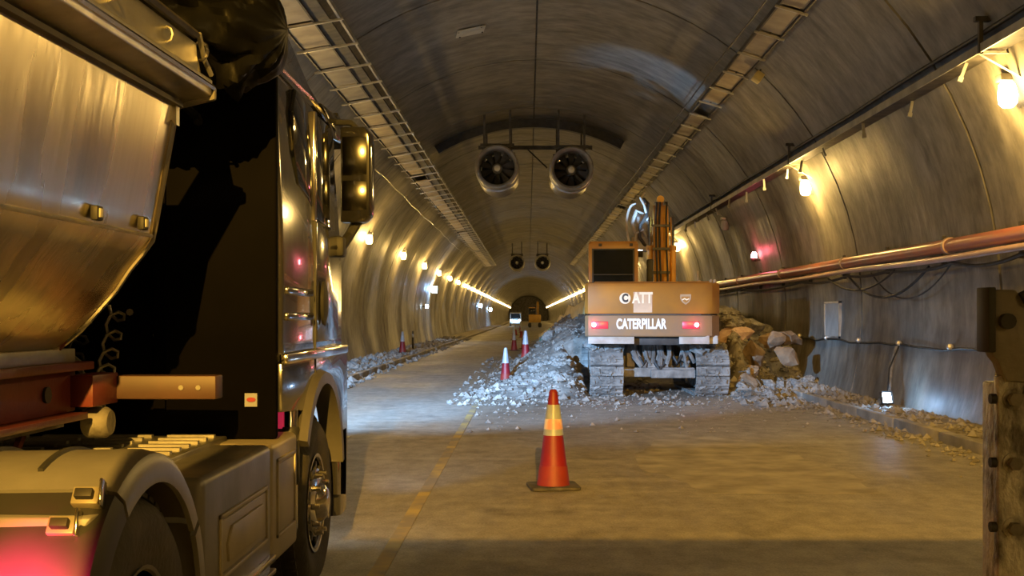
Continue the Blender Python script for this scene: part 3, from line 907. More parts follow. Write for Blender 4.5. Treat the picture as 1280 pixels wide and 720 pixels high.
b = side_box(4.74 - TRY, 6.0 - TRY, 0.38, 1.05, M_SKIRT, 'tank_box', (4.98 - TRY, 5.88 - TRY, 0.58, 0.86), M_SKTAN)
MB().prism([(5.1 - TRY, 0.64), (5.62 - TRY, 0.64), (5.76 - TRY, 0.70), (5.76 - TRY, 0.79), (5.16 - TRY, 0.79), (5.08 - TRY, 0.72)], 'x', W, W + 0.018).build('pressing', M_SKTAN, b, bevel=0.008)
MB().bx(W - 0.01, W + 0.03, 4.80 - TRY, 5.98 - TRY, 0.47, 0.50).build('rub_rail', M_CHROME, b, bevel=0.008)
MB().bx(W - 0.01, W + 0.03, 4.80 - TRY, 5.98 - TRY, 0.40, 0.43).build('rub_rail', M_CHROME, b, bevel=0.008)
side_box(6.015 - TRY, 6.68 - TRY, 0.42, 1.05, M_SKTAN, 'battery_box', (6.12 - TRY, 6.58 - TRY, 0.55, 0.96), M_SKTAN)
PR('exhaust_guard', M_BLACK, MB().lathe([(0.05, 0.74), (0.058, 0.76), (0.058, 1.05), (0.05, 1.07)], 'z', (W - 0.06, 6.76 - TRY, 0), 14))
PR('exhaust_pipe', M_CHROME, MB().lathe([(0.035, 0.45), (0.045, 0.5), (0.045, 1.16), (0.03, 1.2)], 'z', (W - 0.06, 6.76 - TRY, 0), 14))
PR('side_reflector', M_REDD, MB().bx(W - 0.14, W - 0.09, 6.72 - TRY, 6.75 - TRY, 1.06, 1.18), bevel=0.005)
# left side boxes (unseen side)
PR('fuel_tank', M_SKIRT, MB().bx(-W, -X0, 4.74 - TRY, 6.68 - TRY, 0.38, 1.05), bevel=0.05)
# chassis
for s in (1, -1):
    PR('chassis_rail', M_DARK, MB().bx(s * 0.42 - 0.04, s * 0.42 + 0.04, 2.6 - TRY, 8.2 - TRY, 0.72, 1.0), bevel=0.01)
PR('axle', M_DARK, MB().cyl((-0.9, 4.07 - TRY, 0.53), (0.9, 4.07 - TRY, 0.53), 0.11, n=12))
PR('axle', M_DARK, MB().cyl((-1.0, WCY, 0.53), (1.0, WCY, 0.53), 0.07, n=12))
PR('fifth_wheel', M_IRON, MB().prism([(-0.45, -0.5), (0.45, -0.5), (0.5, 0.1), (0.25, 0.45), (-0.25, 0.45), (-0.5, 0.1)], 'z', 1.12, 1.2).xf(Matrix.Translation((0, 4.0 - TRY, 0))), bevel=0.01)
PR('fifth_wheel_base', M_DARK, MB().bx(-0.45, 0.45, 3.75 - TRY, 4.3 - TRY, 0.98, 1.14), bevel=0.02)
# catwalk
dk = PR('catwalk', M_TREAD, MB().bx(-0.95, 0.98, 4.95 - TRY, 6.18 - TRY, 1.03, 1.075), bevel=0.008)
for i in range(8):
    y = 5.02 - TRY + i * 0.15
    for k in range(6):
        MB().bx(-0.9 + k * 0.32, -0.66 + k * 0.32, y, y + 0.035, 1.072, 1.09).build('tread_bar', M_STEEL, dk, smooth=0)
# sticker on rear wall
st = PR('label_plate', M_STICK, MB().bx(1.065, 1.13, -0.066, -0.05, 1.225, 1.295), smooth=0)
MB().lathe([(0.02, -0.072), (0.02, -0.066)], 'y', (1.10, 0, 1.262), 14).xf(Matrix.Translation((1.10, 0, 1.262)) @ Matrix.Diagonal((1.2, 1, 0.6, 1)) @ Matrix.Translation((-1.10, 0, -1.262))).build('label_mark', M_STICR, st)
# wheels
def wheel(name, x, y, s, dual):
    root = None
    prof = [(0.29, 0.0), (0.36, 0.015), (0.46, 0.03), (0.51, 0.0), (0.535, -0.04), (0.54, -0.08), (0.54, -0.22), (0.535, -0.26), (0.51, -0.3), (0.46, -0.32), (0.36, -0.31), (0.29, -0.3)]
    tm = MB().lathe([(r, s * h) for r, h in prof], 'x', (x, y, 0.54), 48)
    tire = tm.build('tyre', M_TYRE, tr)
    blk = MB()
    for k in range(44):
        a = 2 * PI * k / 44
        for h in (-0.06, -0.15, -0.24):
            c = Vector((x + s * h, y + 0.543 * math.cos(a), 0.54 + 0.543 * math.sin(a)))
            blk.box(c, (0.07, 0.055, 0.016), (a - PI / 2, 0, 0))
    blk.build('tread', M_TYRE, tire, smooth=0)
    if dual:
        MB().lathe([(r, s * (h - 0.34)) for r, h in prof], 'x', (x, y, 0.54), 32).build('inner_tyre', M_TYRE, tire)
        rp = [(0.295, 0.0), (0.30, 0.015), (0.285, 0.012), (0.27, -0.02), (0.255, -0.14), (0.2, -0.17), (0.12, -0.17), (0.11, -0.05), (0.10, -0.03), (0.0, -0.03)]
    else:
        rp = [(0.295, 0.0), (0.305, 0.015), (0.285, 0.014), (0.265, -0.02), (0.25, -0.06), (0.21, 0.015), (0.17, 0.03), (0.13, 0.035), (0.11, 0.06), (0.08, 0.085), (0.0, 0.09)]
    rim = MB().lathe([(r, s * h) for r, h in rp], 'x', (x, y, 0.54), 36).build('rim', M_CHROME if not dual else M_SKIRT, tr)
    nr = 0.185
    for k in range(10):
        a = 2 * PI * k / 10
        h0 = 0.02 if not dual else -0.165
        MB().cyl((x + s * h0, y + nr * math.cos(a), 0.54 + nr * math.sin(a)), (x + s * (h0 + 0.045), y + nr * math.cos(a), 0.54 + nr * math.sin(a)), 0.02, 0.014, 8).build('wheel_nut', M_CHROME, rim)
    if not dual:
        for k in range(10):
            a = 2 * PI * (k + 0.5) / 10
            MB().cyl((x + s * -0.03, y + 0.232 * math.cos(a), 0.54 + 0.232 * math.sin(a)), (x + s * 0.012, y + 0.232 * math.cos(a), 0.54 + 0.232 * math.sin(a)), 0.026, n=10).build('vent_hole', M_BLACK, rim)


for s in (1, -1):
    wheel('wheel', s * (W - 0.03), WCY, s, False)
    wheel('wheel', s * (W - 0.04), 4.07 - TRY, s, True)
# rear mudguards
RY = 4.07 - TRY
for s in (1, -1):
    def arc(r, a, xx):
        return (s * xx, RY + r * math.cos(math.radians(a)), 0.56 + r * math.sin(math.radians(a)))
    xo, xi = W + 0.02, 0.58
    for nm, aa, ab, R_ in (('mudguard_top', 34, 119, 0.66), ('mudguard_rear', 121, 196, 0.665), ('mudguard_front', 4, 31, 0.665)):
        n = 18
        rings = []
        for i in range(n + 1):
            a = aa + (ab - aa) * i / n
            rings.append([arc(R_, a, xi), arc(R_ + 0.012, a, xi + 0.1), arc(R_ + 0.02, a, xo - 0.08), arc(R_ + 0.005, a, xo - 0.02), arc(R_ - 0.03, a, xo), arc(R_ - 0.095, a, xo),
                          arc(R_ - 0.095, a, xo - 0.02), arc(R_ - 0.03, a, xo - 0.03), arc(R_ - 0.02, a, xo - 0.08), arc(R_ - 0.02, a, xi)])
        g = PR(nm, M_FLAP if nm == 'mudguard_rear' else M_FEND, MB().loft(rings), smooth=35)
        if nm == 'mudguard_top':
            for x_ in (0.72, 0.97):
                rib = [[arc(R_ + dr_, a, x_ + dx_) for dr_, dx_ in ((0.0, -0.012), (0.028, -0.008), (0.028, 0.008), (0.0, 0.012))] for a in range(62, 112, 4)]
                MB().loft(rib).build('groove_strip', M_BLACK, g, smooth=30)
        if nm == 'mudguard_rear':
            # flat shelf and latch at the joint
            def flat(xx, d_, z_):
                return (s * xx, RY - d_, z_)
            sh = MB().add([flat(xi, 0.34, 1.10), flat(xo - 0.02, 0.34, 1.10), flat(xo - 0.05, 0.46, 1.085), flat(xi, 0.46, 1.085),
                           flat(xi, 0.40, 1.01), flat(xo - 0.06, 0.40, 1.01), flat(xo - 0.10, 0.475, 1.01), flat(xi, 0.475, 1.01)],
                          [(0, 1, 2, 3), (7, 6, 5, 4), (0, 4, 5, 1), (1, 5, 6, 2), (2, 6, 7, 3), (3, 7, 4, 0)])
            sh.build('shelf', M_FEND, g, bevel=0.006)
            MB().bx(min(s * xi, s * (xo - 0.12)), max(s * xi, s * (xo - 0.12)), RY - 0.478, RY - 0.47, 1.04, 1.045).build('shelf_groove', M_BLACK, g, smooth=0)
            for dy_, z_, xx in ((-0.40, 1.135, xo - 0.085), (-0.465, 1.055, xo - 0.135)):
                c = Vector((s * xx, RY + dy_, z_))
                lt = MB().box(c, (0.085, 0.05, 0.06), (math.radians(-35), 0, 0.0)).build('latch', M_SKTAN, g, bevel=0.006)
                MB().box(c + Vector((0, -0.02, 0.012)), (0.055, 0.05, 0.03), (math.radians(-35), 0, 0.0)).build('latch_recess', M_DARK, g, bevel=0.004)
                MB().box(c + Vector((s * 0.05, -0.01, 0.015)), (0.010, 0.075, 0.085), (math.radians(-20), 0, 0.15)).build('latch_lever', M_CHROME, g, bevel=0.003)
    # tail lamp cluster
    tl = PR('tail_lamp', M_DARK, MB().bx(min(s * 0.72, s * 1.24), max(s * 0.72, s * 1.24), 3.20 - TRY, 3.30 - TRY, 0.76, 0.92), bevel=0.015)
    MB().bx(min(s * 0.75, s * 1.2), max(s * 0.75, s * 1.2), 3.185 - TRY, 3.20 - TRY, 0.78, 0.90).build('lens', M_REDL, tl, bevel=0.004)
    light('red_glow_light', 'SPOT', tl, (s * 1.02, 3.22 - TRY, 0.965), (1, 0.012, 0.10), P_FLARE, 0.03, (0.1 * s, 1, -0.42), 1.5, 0.7)  # added forward spot, puts the lens flare's red glow onto the mudguard
PR('tail_bar', M_DARK, MB().bx(-1.2, 1.2, 3.28 - TRY, 3.30 - TRY, 0.70, 0.78), smooth=0)
# coiled air lines
for x_, m_, ph in ((0.05, M_BLACK, 0), (0.25, M_BLACK, 1.5), (0.42, M_STEEL, 3)):
    hp = []
    for i in range(90):
        u = i / 89
        hp.append((x_ + 0.045 * math.cos(i * 0.9 + ph) + 0.05 * u, -0.12 - 0.75 * u, 1.75 - 0.32 * math.sin(PI * u) - 0.28 * u + 0.045 * math.sin(i * 0.9 + ph)))
    PR('air_line', m_, MB().tube(hp, 0.009, 5))

# ================================================================== TRAILER
tl = thing('tipper_trailer', 'polished half-round tipper trailer with red chassis coupled to the dark truck', 'trailer', (-2.53, 5.0, 0), -0.025)
tl_r = tl
LEN = 9.2
half = [(1.05, 2.63), (1.035, 2.5), (1.0, 2.31), (0.965, 2.12), (0.945, 2.02), (0.90, 1.96), (0.85, 1.90), (0.79, 1.81), (0.72, 1.73), (0.64, 1.645), (0.55, 1.57), (0.48, 1.54)]
prof = half + [(-x, z) for x, z in reversed(half)]
rows = [[(x, y, z) for x, z in prof] for y in [0.0] + [-LEN * i / 24 for i in range(1, 25)]]
body = MB().loft(rows, caps=True, closed=True).build('body', M_ALU, tl, smooth=35)
lip = MB()
lip.tube([(x + 0.004 * (1 if x > 0 else -1), 0.0, z - 0.004) for x, z in prof], 0.014, 8)
lip.build('front_lip', M_CHROME, body)
# joint weld along the side, marker lamps
for s in (1, -1):
    MB().tube([(s * 0.955, -0.02, 2.035), (s * 0.955, -LEN + 0.1, 2.035)], 0.008, 6).build('weld_seam', M_ALUR, body)
    for yy in (-0.18, -0.66, -1.5, -3.0, -4.5):
        mk = MB().box((s * 0.975, yy, 2.075), (0.03, 0.06, 0.055)).build('marker_lamp', M_BLACK, body, bevel=0.008)
        MB().box((s * 0.99, yy, 2.075), (0.012, 0.036, 0.034)).build('marker_lens', M_SIGN, mk, bevel=0.004)
    x0, x1 = 1.04, 1.185
    def sx(a, b):
        return (min(s * a, s * b), max(s * a, s * b))
    rl = MB().prism([(s * 1.03, 2.60), (s * 1.185, 2.635), (s * 1.19, 2.70), (s * 1.13, 2.72), (s * 1.12, 2.86), (s * 1.03, 2.88)], 'y', -LEN, 0.06).build('top_rail', M_ALUR, tl, bevel=0.006)
    MB().tube([(s * 1.192, 0.06, 2.668), (s * 1.192, -LEN, 2.668)], 0.012, 6).build('rail_bead', M_CHROME, rl)
    MB().bx(*sx(1.02, 1.075), -LEN, 0.02, 2.58, 2.60).build('rail_shadow_strip', M_DKST, rl, smooth=0)
    MB().prism([(s * 0.92, 2.60), (s * 1.06, 2.63), (s * 1.06, 2.50), (s * 1.0, 2.56)], 'y', -0.02, 0.02).build('gusset', M_ALUR, rl)
    MB().prism([(s * 1.03, 2.58), (s * 1.2, 2.62), (s * 1.2, 2.67), (s * 1.14, 2.70), (s * 1.12, 2.80), (s * 1.03, 2.82)], 'y', 0.055, 0.085).build('end_plate', M_IRON, rl, bevel=0.006)
    MB().tube([(s * 1.13, -LEN, 2.885), (s * 1.13, 0.02, 2.885)], 0.018, 6).build('tarp_rod', M_DKST, rl)
    for yy in [-0.35 - 0.6 * i for i in range(14)]:
        MB().tube([(s * (1.13 + 0.022 * math.cos(q * PI / 4)), yy, 2.80 + 0.03 * math.sin(q * PI / 4)) for q in range(9)], 0.005, 5).build('rail_ring', M_STEEL, rl)
# chassis beams
for s in (1, -1):
    def sx(a, b):
        return (min(s * a, s * b), max(s * a, s * b))
    bmn = MB().bx(*sx(0.40, 0.52), -LEN, 0.26, 1.28, 1.47).build('chassis_beam', M_RED, tl, bevel=0.008)
    MB().bx(*sx(0.36, 0.60), -LEN, 0.27, 1.465, 1.50).build('top_flange', M_RED, bmn, bevel=0.005)
    MB().bx(*sx(0.36, 0.60), -LEN, 0.20, 1.25, 1.28).build('bottom_flange', M_RED, bmn, bevel=0.005)
    MB().lathe([(0.035, 0.0), (0.035, 0.012)], 'x', (s * 0.52, -0.05, 1.37), 14).build('beam_hole', M_DARK, bmn)
    MB().bx(*sx(0.35, 0.56), -LEN, 0.16, 1.50, 1.56).build('body_bearer', M_ALUR, tl, bevel=0.006)
cb = MB().bx(-1.08, 1.08, 0.48, 0.60, 1.315, 1.425).build('crossbar', M_RUST, tl, bevel=0.008)
MB().bx(0.50, 0.62, 0.2, 0.5, 1.30, 1.44).build('bar_bracket', M_RED, cb, bevel=0.006)
MB().bx(-0.62, -0.5, 0.2, 0.5, 1.30, 1.44).build('bar_bracket', M_RED, cb, bevel=0.006)
for x_ in (0.92, 1.0):
    MB().lathe([(0.012, 0.0), (0.012, 0.01)], 'y', (x_, 0.472, 1.37), 8).build('bolt', M_STEEL, cb)
MB().lathe([(0.055, 0.0), (0.07, 0.02), (0.07, 0.1), (0.055, 0.12)], 'x', (0.52, 0.36, 1.22), 16).build('pivot', M_IRON, tl)
MB().bx(-0.45, 0.45, -1.4, 0.3, 1.205, 1.25).build('coupling_plate', M_IRON, tl, smooth=0)
MB().tube([(0.30, 0.25, 1.22), (0.45, -0.2, 1.12)], 0.02, 6).build('stay', M_RED, tl)
# trailer wheels, well behind the camera's view
tw = MB().lathe([(0.3, 0.0), (0.46, 0.03), (0.52, -0.02), (0.54, -0.08), (0.54, -0.28), (0.46, -0.36), (0.3, -0.34)], 'x', n=28).mesh('wheel', M_TYRE)
for s in (1, -1):
    for yy in (-5.6, -6.9, -8.2):
        link('wheel', tw, tl, (s * 1.18, yy, 0.54), (0, 0, 0 if s > 0 else PI))
        MB().bx(-0.9, 0.9, yy - 0.06, yy + 0.06, 0.48, 0.6).build('axle', M_DARK, tl, smooth=0)
    MB().bx(s * 0.45 - 0.05, s * 0.45 + 0.05, -8.6, -5.2, 0.6, 1.27).build('suspension_frame', M_DARK, tl, smooth=0)

# tarpaulin bundle over the front of the body
def tarp():
    mb = MB()
    nu, nv = 110, 64
    rows = []
    for i in range(nu + 1):
        u = i / nu
        x = -1.0 + 2.38 * u
        cx = Vector((x, 0.30 + 0.30 * max(0, u - 0.75) / 0.25 + 0.03 * math.sin(7 * u), 2.98 - 0.05 * math.cos(3 * u) + 0.02 * u))
        end = min(1, (1 - u) / 0.07) ** 0.5 if u > 0.93 else (min(1, u / 0.04) ** 0.5 if u < 0.04 else 1)
        ry, rz = (0.26 + 0.05 * math.sin(9 * u)) * end + 0.01, (0.24 + 0.05 * math.sin(6 * u + 1)) * end + 0.01
        ring = []
        for j in range(nv):
            a = 2 * PI * j / nv
            p = cx + Vector((0, ry * math.cos(a), rz * math.sin(a)))
            # drooping lower folds
            if math.sin(a) < 0:
                p.z += 0.22 * math.sin(a) * (0.6 + 0.7 * noise.noise(Vector((x * 2.2, 3, 1)))) * (1 if u < 0.72 else 0.25) * end
            f = noise.noise(Vector((x * 2.0 + 1.5 * math.cos(a), x * 3.2 - a * 1.6, 2.0)))
            f2 = abs(noise.noise(Vector((x * 6.5 + a * 2.1, a * 1.2, 5.0))))
            f3 = 1 - abs(noise.noise(Vector((x * 3.4 - 2.2 * math.sin(a), x * 1.2 + 1.9 * math.cos(a), 9.0)))) * 2.2
            f4 = abs(noise.noise(Vector((x * 7 + 4 * math.cos(a), 6 * math.sin(a), 2.0))))
            p += Vector((0.4 * f, math.cos(a), math.sin(a))) * ((0.15 * f - 0.12 * f2 + 0.10 * max(0, f3) - 0.05 * f4 - 0.07 * abs(math.sin(x * 8 + 2.4 * a + 3 * f)) ** 0.6) * end)
            ring.append(p)
        rows.append(ring)
    return mb.loft(rows)


tp = tarp().build('tarpaulin', M_TARP, tl, smooth=50)
MB().tube([(1.13, 0.06, 2.90), (1.12, 0.16, 2.82), (1.13, 0.24, 2.76)], 0.012, 6).build('strap', M_STEEL, tp)
MB().tube([(1.12 + 0.03 * math.cos(q * PI / 5), 0.12, 2.84 + 0.04 * math.sin(q * PI / 5)) for q in range(11)], 0.007, 6).build('buckle_ring', M_CHROME, tp)
MB().tube([(1.0, 0.20, 2.7), (1.02, 0.24, 2.62), (1.06, 0.26, 2.58), (1.08, 0.22, 2.55)], 0.02, 6).build('tarp_tail', M_TARP, tp)

# ================================================================== EXCAVATOR
EX, EY = 2.76, 24.7
ex = thing('excavator', 'large orange-yellow crawler excavator seen from behind with tall raised boom', 'excavator', (EX, EY, 0))


def rj(v, a):
    return Vector(v) + Vector((random.uniform(-a, a), random.uniform(-a, a), random.uniform(-a, a)))


shoe_me = []
for k in range(3):
    s_ = MB().bx(-0.35, 0.35, -0.092, 0.092, -0.02, 0.025).bx(-0.34, 0.34, -0.09, -0.05, 0.02, 0.07).bx(-0.34, 0.34, 0.04, 0.075, 0.02, 0.055)
    for _ in range(14):
        s_.box((random.uniform(-.3, .3), random.uniform(-.06, .06), 0.04), (random.uniform(.06, .2), random.uniform(.05, .12), random.uniform(.02, .08)),
               (random.uniform(-.4, .4), random.uniform(-.4, .4), random.uniform(-.6, .6)))
    shoe_me.append(s_.mesh('track_shoe', M_MUD, smooth=0))
RT, LT = 0.47, 3.2
for s in (1, -1):
    fr = MB().bx(s * 1.11 - 0.18, s * 1.11 + 0.18, 0.5, 3.7, 0.35, 0.7).build('track_frame', M_IRON, ex, bevel=0.03)
    for yy in (0.53, 3.67):
        MB().lathe([(0.36, -0.2), (0.40, -0.14), (0.40, 0.14), (0.36, 0.2)], 'x', (s * 1.11, yy, 0.53), 24).build('sprocket', M_IRON, fr)
    for yy in (1.1, 1.6, 2.1, 2.6, 3.1):
        MB().lathe([(0.12, -0.18), (0.12, 0.18)], 'x', (s * 1.11, yy, 0.24), 14).build('roller', M_IRON, fr)
    per = 2 * LT + 2 * PI * RT
    NS = 46
    for k in range(NS):
        d = per * (k + 0.3) / NS
        if d < LT:
            y, z, a = 0.53 + d, 0.06, PI
        elif d < LT + PI * RT:
            t_ = (d - LT) / RT
            y, z, a = 0.53 + LT + RT * math.sin(t_), 0.06 + RT - RT * math.cos(t_), PI + t_
        elif d < 2 * LT + PI * RT:
            y, z, a = 0.53 + LT - (d - LT - PI * RT), 0.06 + 2 * RT, 0
        else:
            t_ = (d - 2 * LT - PI * RT) / RT
            y, z, a = 0.53 - RT * math.sin(t_), 0.06 + RT + RT * math.cos(t_), t_
        link('track_shoe', shoe_me[k % 3], fr, (s * 1.11, y, z), (a + random.uniform(-.03, .03), 0, 0))
    # mud hung between track and body
    md = MB()
    for _ in range(26):
        md.box((s * 1.11 + random.uniform(-.33, .33), random.uniform(0.15, 0.7), 0.98 + random.uniform(0, .1)), (random.uniform(.08, .25), .2, random.uniform(.05, .14)), (random.uniform(-.5, .5), random.uniform(-.5, .5), random.uniform(-1, 1)))
    md.build('mud_cake', M_MUD, fr, smooth=0)['kind'] = 'stuff'
# car body
MB().bx(-0.8, 0.8, 1.1, 3.1, 0.42, 0.85).build('car_body', M_IRON, ex, bevel=0.06)
MB().bx(-0.80, 0.80, 0.55, 0.75, 0.40, 0.60).build('cross_member', M_MUD, ex, bevel=0.02)
MB().bx(-0.15, 0.80, 0.42, 0.5, 0.38, 0.56).build('cross_plate', M_MUD, ex, bevel=0.02)
MB().cyl((0, 2.1, 0.8), (0, 2.1, 1.14), 0.6, n=28).build('swing_bearing', M_IRON, ex)
for x_, z_ in ((-0.30, 0.75), (0.05, 0.62), (0.42, 0.78)):
    MB().tube([(x_ - 0.12, 0.7, 1.15), (x_ - 0.1, 0.6, z_ + .1), (x_, 0.56, z_ - .08), (x_ + 0.1, 0.6, z_ + 0.05), (x_ + 0.14, 0.8, 1.15)], 0.045, 8).build('hose', M_DARK, ex)
for x_, w_ in ((-0.55, 0.18), (-0.2, 0.22), (0.25, 0.2), (0.62, 0.16)):
    MB().bx(x_ - w_ / 2, x_ + w_ / 2, 0.75, 1.0, 0.6, 1.18).build('underside_casting', M_IRON, ex, bevel=0.03)
for k in range(16):
    x_ = random.uniform(-0.7, 0.7)
    MB().tube([(x_, 0.62, 1.16), (x_ + random.uniform(-.1, .1), 0.55 + random.uniform(-.08, .1), random.uniform(.8, 1.0)), (x_ + random.uniform(-.2, .2), 0.6, random.uniform(.55, .8))], random.uniform(.03, .07), 7).build('hydraulic_line', M_IRON if k % 3 else M_MUD, ex)
MB().lathe([(0.05, -0.06), (0.22, -0.05), (0.24, 0.0), (0.22, 0.05), (0.05, 0.06)], 'y', (0.02, 0.66, 0.62), 20).build('swivel_joint', M_IRON, ex)

# upper structure: local frame at the swing centre, turned a little
UA = math.radians(-5.0)
UM = Matrix.Translation((0, 2.1, 0)) @ Matrix.Rotation(UA, 4, 'Z')


def UP(name, m, mb, bevel=0.0, smooth=40, parent=None, bseg=2):
    return mb.xf(UM).build(name, m, parent or ex, bevel, smooth, bseg)


plan = [(-1.38, -0.9), (-1.37, -2.66), (-1.30, -2.75), (1.02, -2.75), (1.22, -2.66), (1.38, -2.42), (1.38, -0.9)]


def inset(pl_, d):
    return [(x * (1 - d), y * (1 - d * 0.6) - 0.0) for x, y in pl_]


cw = UP('counterweight', M_EXC, MB().loft([[(x, y, z) for x, y in inset(plan, i_)] for z, i_ in ((1.745, 0.006), (1.77, 0.0), (2.30, 0.0), (2.37, 0.012), (2.385, 0.04))]), smooth=30)
lb = UP('lower_band', M_EXCD, MB().loft([[(x, y, z) for x, y in inset(plan, i_)] for z, i_ in ((1.28, 0.012), (1.30, 0.004), (1.70, 0.004), (1.715, 0.012))]), smooth=30)
UP('band_gap', M_DARK, MB().loft([[(x, y, z) for x, y in inset(plan, 0.03)] for z in (1.70, 1.76)]), smooth=0)
UP('skirt_plate', M_EXW, MB().bx(-1.30, -0.36, -2.70, -2.62, 1.13, 1.30), bevel=0.008)
UP('skirt_plate', M_EXW, MB().bx(0.55, 1.16, -2.70, -2.62, 1.13, 1.30), bevel=0.008)
UP('skirt_plate', M_EXW, MB().bx(1.12, 1.34, -2.55, -1.8, 1.13, 1.30), bevel=0.008)
UP('revolving_frame', M_DARK, MB().bx(-1.25, 1.25, -2.45, 1.6, 1.10, 1.32), bevel=0.02)
UP('side_body', M_EXC, MB().bx(0.60, 1.36, -0.95, 1.5, 1.3, 2.3), bevel=0.03)
UP('side_body', M_EXC, MB().bx(-1.36, -0.3, -0.95, 1.6, 1.3, 1.5), bevel=0.03)
UP('engine_hood', M_EXC, MB().bx(-1.2, 1.3, -2.2, -0.95, 2.34, 2.42), bevel=0.03)
# tail lamps
for x_, ins in ((-1.16, 1), (1.02 - 0.14, -1)):
    tlm = UP('tail_lamp', M_REDD, MB().bx(x_ - 0.17 + (0.10 if ins > 0 else -0.1), x_ + 0.17 + (0.10 if ins > 0 else -0.1), -2.765, -2.74, 1.44, 1.59), bevel=0.008)
    bx_ = x_ - 0.02 * ins
    UP('bulb', M_REDH, MB().lathe([(0.045, -0.03), (0.045, 0.0)], 'y', (bx_, -2.755, 1.52), 12), parent=tlm)
    l = light('red_glow_light', 'POINT', ex, UM @ Vector((bx_, -2.88, 1.52)), (1, 0.06, 0.14), 2.2, 0.03)


def text_mesh(name, body, size, m, parent, loc, sxk=1.0, ext=0.006, off=0.0, rot=None):
    cu = bpy.data.curves.new(name, 'FONT')
    cu.body = body
    cu.size = size
    cu.extrude = ext
    cu.offset = off
    cu.align_x = 'CENTER'
    cu.align_y = 'CENTER'
    ob = bpy.data.objects.new(name, cu)
    COL.objects.link(ob)
    dg = bpy.context.evaluated_depsgraph_get()
    me = bpy.data.meshes.new_from_object(ob.evaluated_get(dg))
    bpy.data.objects.remove(ob)
    me.materials.clear()
    me.materials.append(m)
    M = rot @ Matrix.Translation(loc) @ Matrix.Rotation(PI / 2, 4, 'X') @ Matrix.Diagonal((sxk, 1, 1, 1))
    me.transform(M)
    return link(name, me, parent)


def upx(px, d_=24.05):
    # lateral place on the rear face from a measured bearing
    X = (px - 660) / F * d_
    return (X - EX) / math.cos(UA) + 0.235


FY = -2.757
# round badge with the C, tile with ATT, lettering below, shield
cx = upx(782)
bdg = UP('round_badge', M_CREAM, MB().lathe([(0.112, 0.0), (0.115, 0.012)], 'y', (cx, FY - 0.008, 2.06), 24))
text_mesh('badge_letter', 'C', 0.22, M_DARK, bdg, (cx, FY - 0.012, 2.06), 0.8, 0.004, 0.012, UM)
tx = upx(804)
tile = UP('name_tile', mat('pale_tile', (0.62, 0.42, 0.26), (0.52, 0.36, 0.24), 5, 0.5), MB().bx(tx - 0.19, tx + 0.19, FY - 0.006, FY + 0.01, 1.77, 2.19), smooth=0)
text_mesh('tile_lettering', 'ATT', 0.30, M_CREAM, tile, (tx - 0.005, FY - 0.012, 2.06), 0.72, 0.005, 0.012, UM)
nx = upx(802)
text_mesh('name_lettering', 'CATERPILLAR', 0.28, M_WHITE, lb, (nx, FY - 0.004, 1.53), 0.59, 0.006, 0.010, UM)
sxm = upx(857)
sh = UP('shield_emblem', mat('pale_emblem', (0.45, 0.32, 0.2), rough=0.5), MB().prism([(sxm - 0.11, 2.14), (sxm + 0.11, 2.14), (sxm + 0.11, 2.05), (sxm + 0.07, 1.98), (sxm, 1.93), (sxm - 0.07, 1.98), (sxm - 0.11, 2.05)], 'y', FY - 0.006, FY + 0.004), smooth=0)
UP('emblem_field', M_EXC, MB().prism([(sxm - 0.085, 2.095), (sxm + 0.085, 2.095), (sxm + 0.085, 2.06), (sxm + 0.05, 2.0), (sxm, 1.965), (sxm - 0.05, 2.0), (sxm - 0.085, 2.06)], 'y', FY - 0.010, FY - 0.006), smooth=0, parent=sh)
UP('emblem_band', M_CREAM, MB().prism([(sxm - 0.07, 2.04), (sxm - 0.02, 2.065), (sxm + 0.02, 2.04), (sxm + 0.07, 2.065), (sxm + 0.07, 2.04), (sxm + 0.02, 2.015), (sxm - 0.02, 2.04), (sxm - 0.07, 2.015)], 'y', FY - 0.013, FY - 0.010), smooth=0, parent=sh)
# handrails, bolts on top
for x_ in (1.02, 1.22, 1.3):
    UP('lifting_eye', M_EXW, MB().lathe([(0.035, 2.38), (0.035, 2.44), (0.02, 2.46)], 'z', (x_, -2.2 if x_ > 1.1 else -1.6, 0), 10))
UP('antenna_post', M_EXW, MB().cyl((0.98, -1.7, 2.38), (0.98, -1.7, 2.66), 0.016, n=6))
# cab: frame with windows
cx0, cx1, cy0, cy1 = -1.36, -0.27, -0.9, 0.85
cz0, cz1 = 1.5, 3.34
ca = UP('cab_base', M_EXC, MB().bx(cx0, cx1, cy0, cy1, cz0, 2.42), bevel=0.03)
for px_, py_ in ((cx0, cy0), (cx1 - 0.09, cy0), (cx0, cy1 - 0.09), (cx1 - 0.09, cy1 - 0.09)):
    UP('cab_pillar', M_EXC, MB().bx(px_, px_ + 0.09, py_, py_ + 0.09, 2.3, cz1 - 0.05), bevel=0.015, parent=ca)
UP('cab_roof', M_EXC, MB().loft([rrect((cx1 - cx0) / 2 * k_, cy0 * 1.0 + (1 - k_) * .3, cy1 - (1 - k_) * .3, 0.12, 0.08, z, 3) for z, k_ in ((cz1 - 0.16, 1.0), (cz1 - 0.05, 1.0), (cz1, 0.95))]).xf(Matrix.Translation(((cx0 + cx1) / 2, 0, 0))), smooth=30, parent=ca)
UP('rear_window', M_GLASS, MB().bx(cx0 + 0.10, cx1 - 0.10, cy0 + 0.005, cy0 + 0.02, 2.44, cz1 - 0.17), smooth=0, parent=ca)
